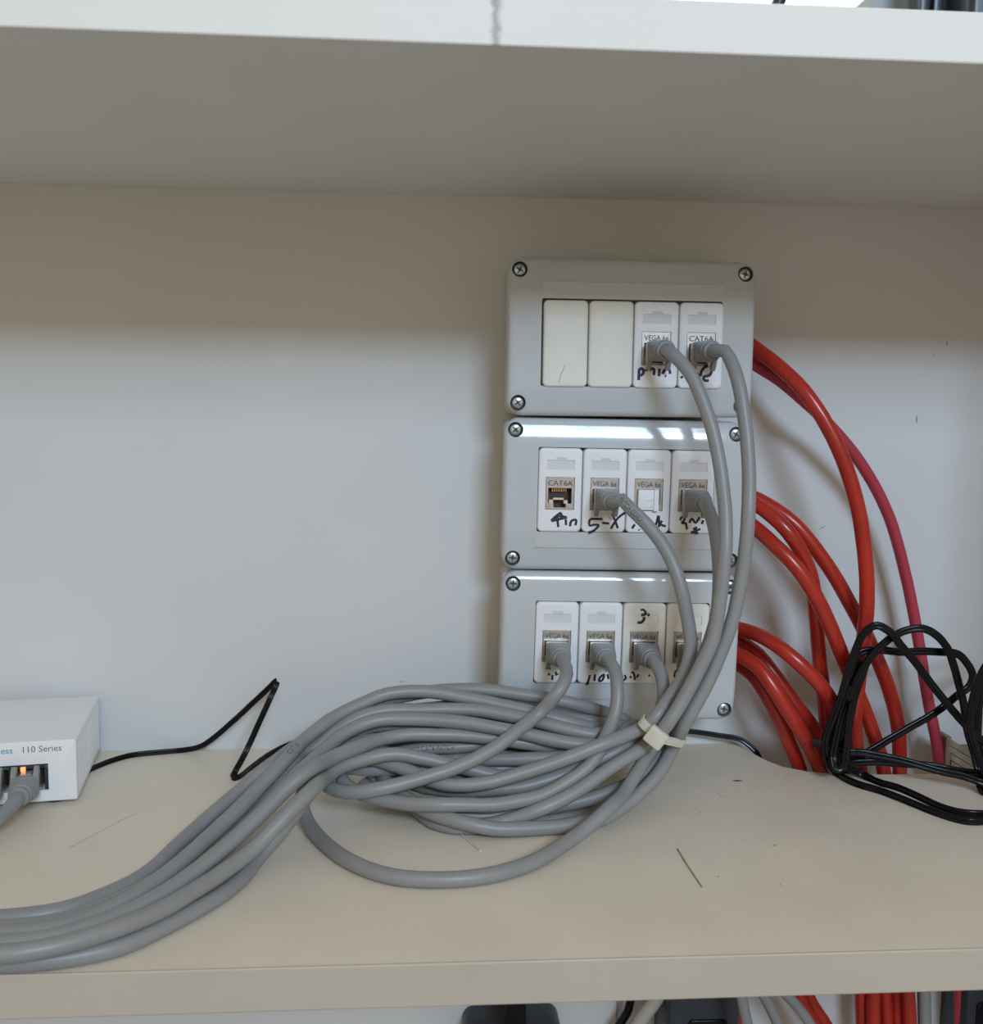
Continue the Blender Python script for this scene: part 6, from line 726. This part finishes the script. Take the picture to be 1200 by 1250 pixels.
for k in range(2):
    xc = -23.0 - k * 17
    for s in (-1, 1):
        g = MB(); g.box(xc + s * 10.2 - 2.4, xc + s * 10.2 + 1.6, .7, 1.2, 17.7, 19.0); g.build('led', MLG, sw)
g = MB()
for z in (12.6, 16.6): g.box(-26.6, -24.4, -.4, 1.6, z, z + 2.1)
g.build('led', MLO, sw)['label'] = 'glowing orange link light'
text_part('lettering', '110 Series', 4.6, MDG, sw, (-7.0, 0, 26.3), 'R', .04, 0.0)
text_part('lettering', 'Business', 4.6, MLB, sw, (-30.0, 0, 26.3), 'R', .04, 0.03)['label'] = 'light blue lettering'
for i in range(15):                                                # side vent ribs
    v = MB(); y0 = 6 + i * 4.7
    v.loft([[(-.05, y0, 3.5), (.28, y0 + .5, 3.5), (-.05, y0 + 1.0, 3.5)], [(-.05, y0 + 0, 28.5), (.28, y0 + .5, 28.5), (-.05, y0 + 1.0, 28.5)]])
    v.build('vent_rib', MSW, sw)
for x, y in ((-12, 9), (-148, 9), (-12, 70), (-148, 70)):
    f_ = MB(); f_.loft([[(x + r * math.cos(t), y + r * math.sin(t), z) for t in [2 * math.pi * k / 16 for k in range(16)]] for r, z in ((4.5, .1), (4.2, -2.45))]); f_.build('foot', MBE, sw)
# cables plugged into the switch
for k, lab in ((0, 'grey patch cable in the rightmost port of the white network switch'), (1, 'grey patch cable in the next switch port, mostly outside the left edge')):
    lp = Vector((-23.0 - 17.0 * k, 0, 11.6)); Rz = Matrix.Rotation(SWR, 3, 'Z')
    base = Vector((-173.3, -83.0, 2.5)) + Rz @ lp
    root = thing('patch_cable', lab, 'cable', base, (0, 0, SWR), 'patch cables in the network switch')
    plug_parts(root, True)
    q = [Vector(p) for p in ((0, -18, 0), (-.5, -26, -.4), (-4, -36, -3), (-11, -46, -7.2), (-22, -55, -10.4), (-38, -63, -10.9), (-60, -70, -10.9), (-95, -76, -10.9))]
    d = []
    for i in range(len(q) - 1):
        a, b_, c_, e = q[max(0, i - 1)], q[i], q[i + 1], q[min(len(q) - 1, i + 2)]
        for s in range(5):
            t = s / 5; d.append(0.5 * ((2 * b_) + (c_ - a) * t + (2 * a - 5 * b_ + 4 * c_ - e) * t * t + (3 * b_ - a - 3 * c_ + e) * t ** 3))
    d.append(q[-1])
    mb = MB(); mb.sweep(d, PROF35); mb.build('jacket', MCB, root, 60)

# ------------------------------------------------------------------ things seen below the lower shelf
ULAB = {'u1': ('beige cable slanting below the shelf beside a thin black one', MUC, 4.5), 'u2': ('pale grey cable below the shelf beside the red one at its centre right', MCB, 3.2), 'u3': ('grey cable below the shelf between the pale one and the leaning one', MCB, 3.2),
        'u4': ('grey cable below the shelf leaning right, next to the slanting red cables', MCB, 3.2), 'u5': ('straight grey cable below the shelf between red and pinkish red cables', MCB, 4.0)}
for k, (lab, m, r) in ULAB.items():
    mb = MB(); mb.sweep(path(k), circ(r, 12)); tag(mb.build('loose_cable', m, None, 60), lab, 'cable', 'loose cables below the shelf')
mb = MB(); mb.sweep(path('below'), circ(2.6, 12)); tag(mb.build('thin_cable', MBC, None, 60), 'thin black cable below the shelf left of the beige cable', 'cable')
ad = thing('power_adapter', 'black power adapter hanging below the lower shelf', 'adapter', (173, 0, -181))
mb = MB(); slab(mb, 22, 40, 5, -34, -.4, 2.5); mb.build('body', MBE, ad, 35)
mb = MB(); slab(mb, 12, 24, 3, -35.2, -33, .8, 2, -2); mb.build('rating_panel', MBC, ad, 35)
mb = MB(); mb.sweep([Vector((-20, -35.5, 4)), Vector((-4, -36, 9)), Vector((12, -36, 10)), Vector((21, -35.5, 8))], circ(.9, 8)); mb.build('cord_strap', MGR, ad, 60)
ps = thing('power_strip', 'black power plug and strip below the shelf, left of centre', 'power strip', (59, 0, -196))
mb = MB(); slab(mb, 30, 30, 8, -30, -.4, 4); mb.build('strip_body', MBE, ps, 35)
mb = MB(); slab(mb, 6.2, 26, 3, -36, -29.5, 1.5, 0, 47); mb.build('plug_body', MBC, ps, 35)
tr = MB(); tr.box(126.4, 127.4, -.6, .1, -700, -17); struct(tr.build('trim_1', MGR))

ad2 = thing('power_adapter', 'black block below the shelf at the bottom right corner beside the pinkish cable', 'adapter', (357, 0, -196))
mb = MB(); slab(mb, 18, 60, 4, -30, -.4, 2.5); mb.build('body', MBE, ad2, 35)
mb = MB(); slab(mb, 12, 40, 3, -31.2, -29, .8); mb.build('rating_panel', MBC, ad2, 35)

# ------------------------------------------------------------------ things standing on the upper shelf
Z2 = 326.6 + 17.3
gb = thing('grey_device', 'grey sloped device standing on the upper shelf, cut by the picture top', 'device', (238, -110, Z2))
mb = MB(); mb.loft([[(-34, y, 0), (16, y, 0), (16, y, 76), (-2, y, 67), (-26, y, 55), (-34, y, 50)] for y in (-20, 30)]); mb.build('housing', MGR, gb)
mb = MB(); mb.loft([[(-15, y, 61.5), (2, y, 70), (2, y, 84), (-15, y, 84)] for y in (-22, 26)]); mb.build('dark_cover', MBE, gb)
bd = thing('black_equipment', 'black equipment on two legs at the right end of the upper shelf', 'equipment', (262, -150, Z2))
mb = MB(); slab(mb, 60, 40, 6, -20, 40, 3, 28, 41); mb.build('housing', MBE, bd, 35)
for x in (-43, -37):
    mb = MB(); mb.loft([[(x + a, b_, z) for a, b_ in rrect(w_, 3, .8, 2)] for z, w_ in ((0, 2.6), (90, 2.0))]); mb.build('leg', MBE, bd, 35)
mb = MB(); mb.sweep([Vector(p) for p in ((157, -100, 346.5), (160, -100, 360), (165, -100, 385), (176, -100, 410), (190, -95, 440), (215, -80, 465))], circ(3.0, 12))
tag(mb.build('dangling_cable', MBE, None, 60), 'dark cable slanting down onto the upper shelf against the bright window', 'cable')
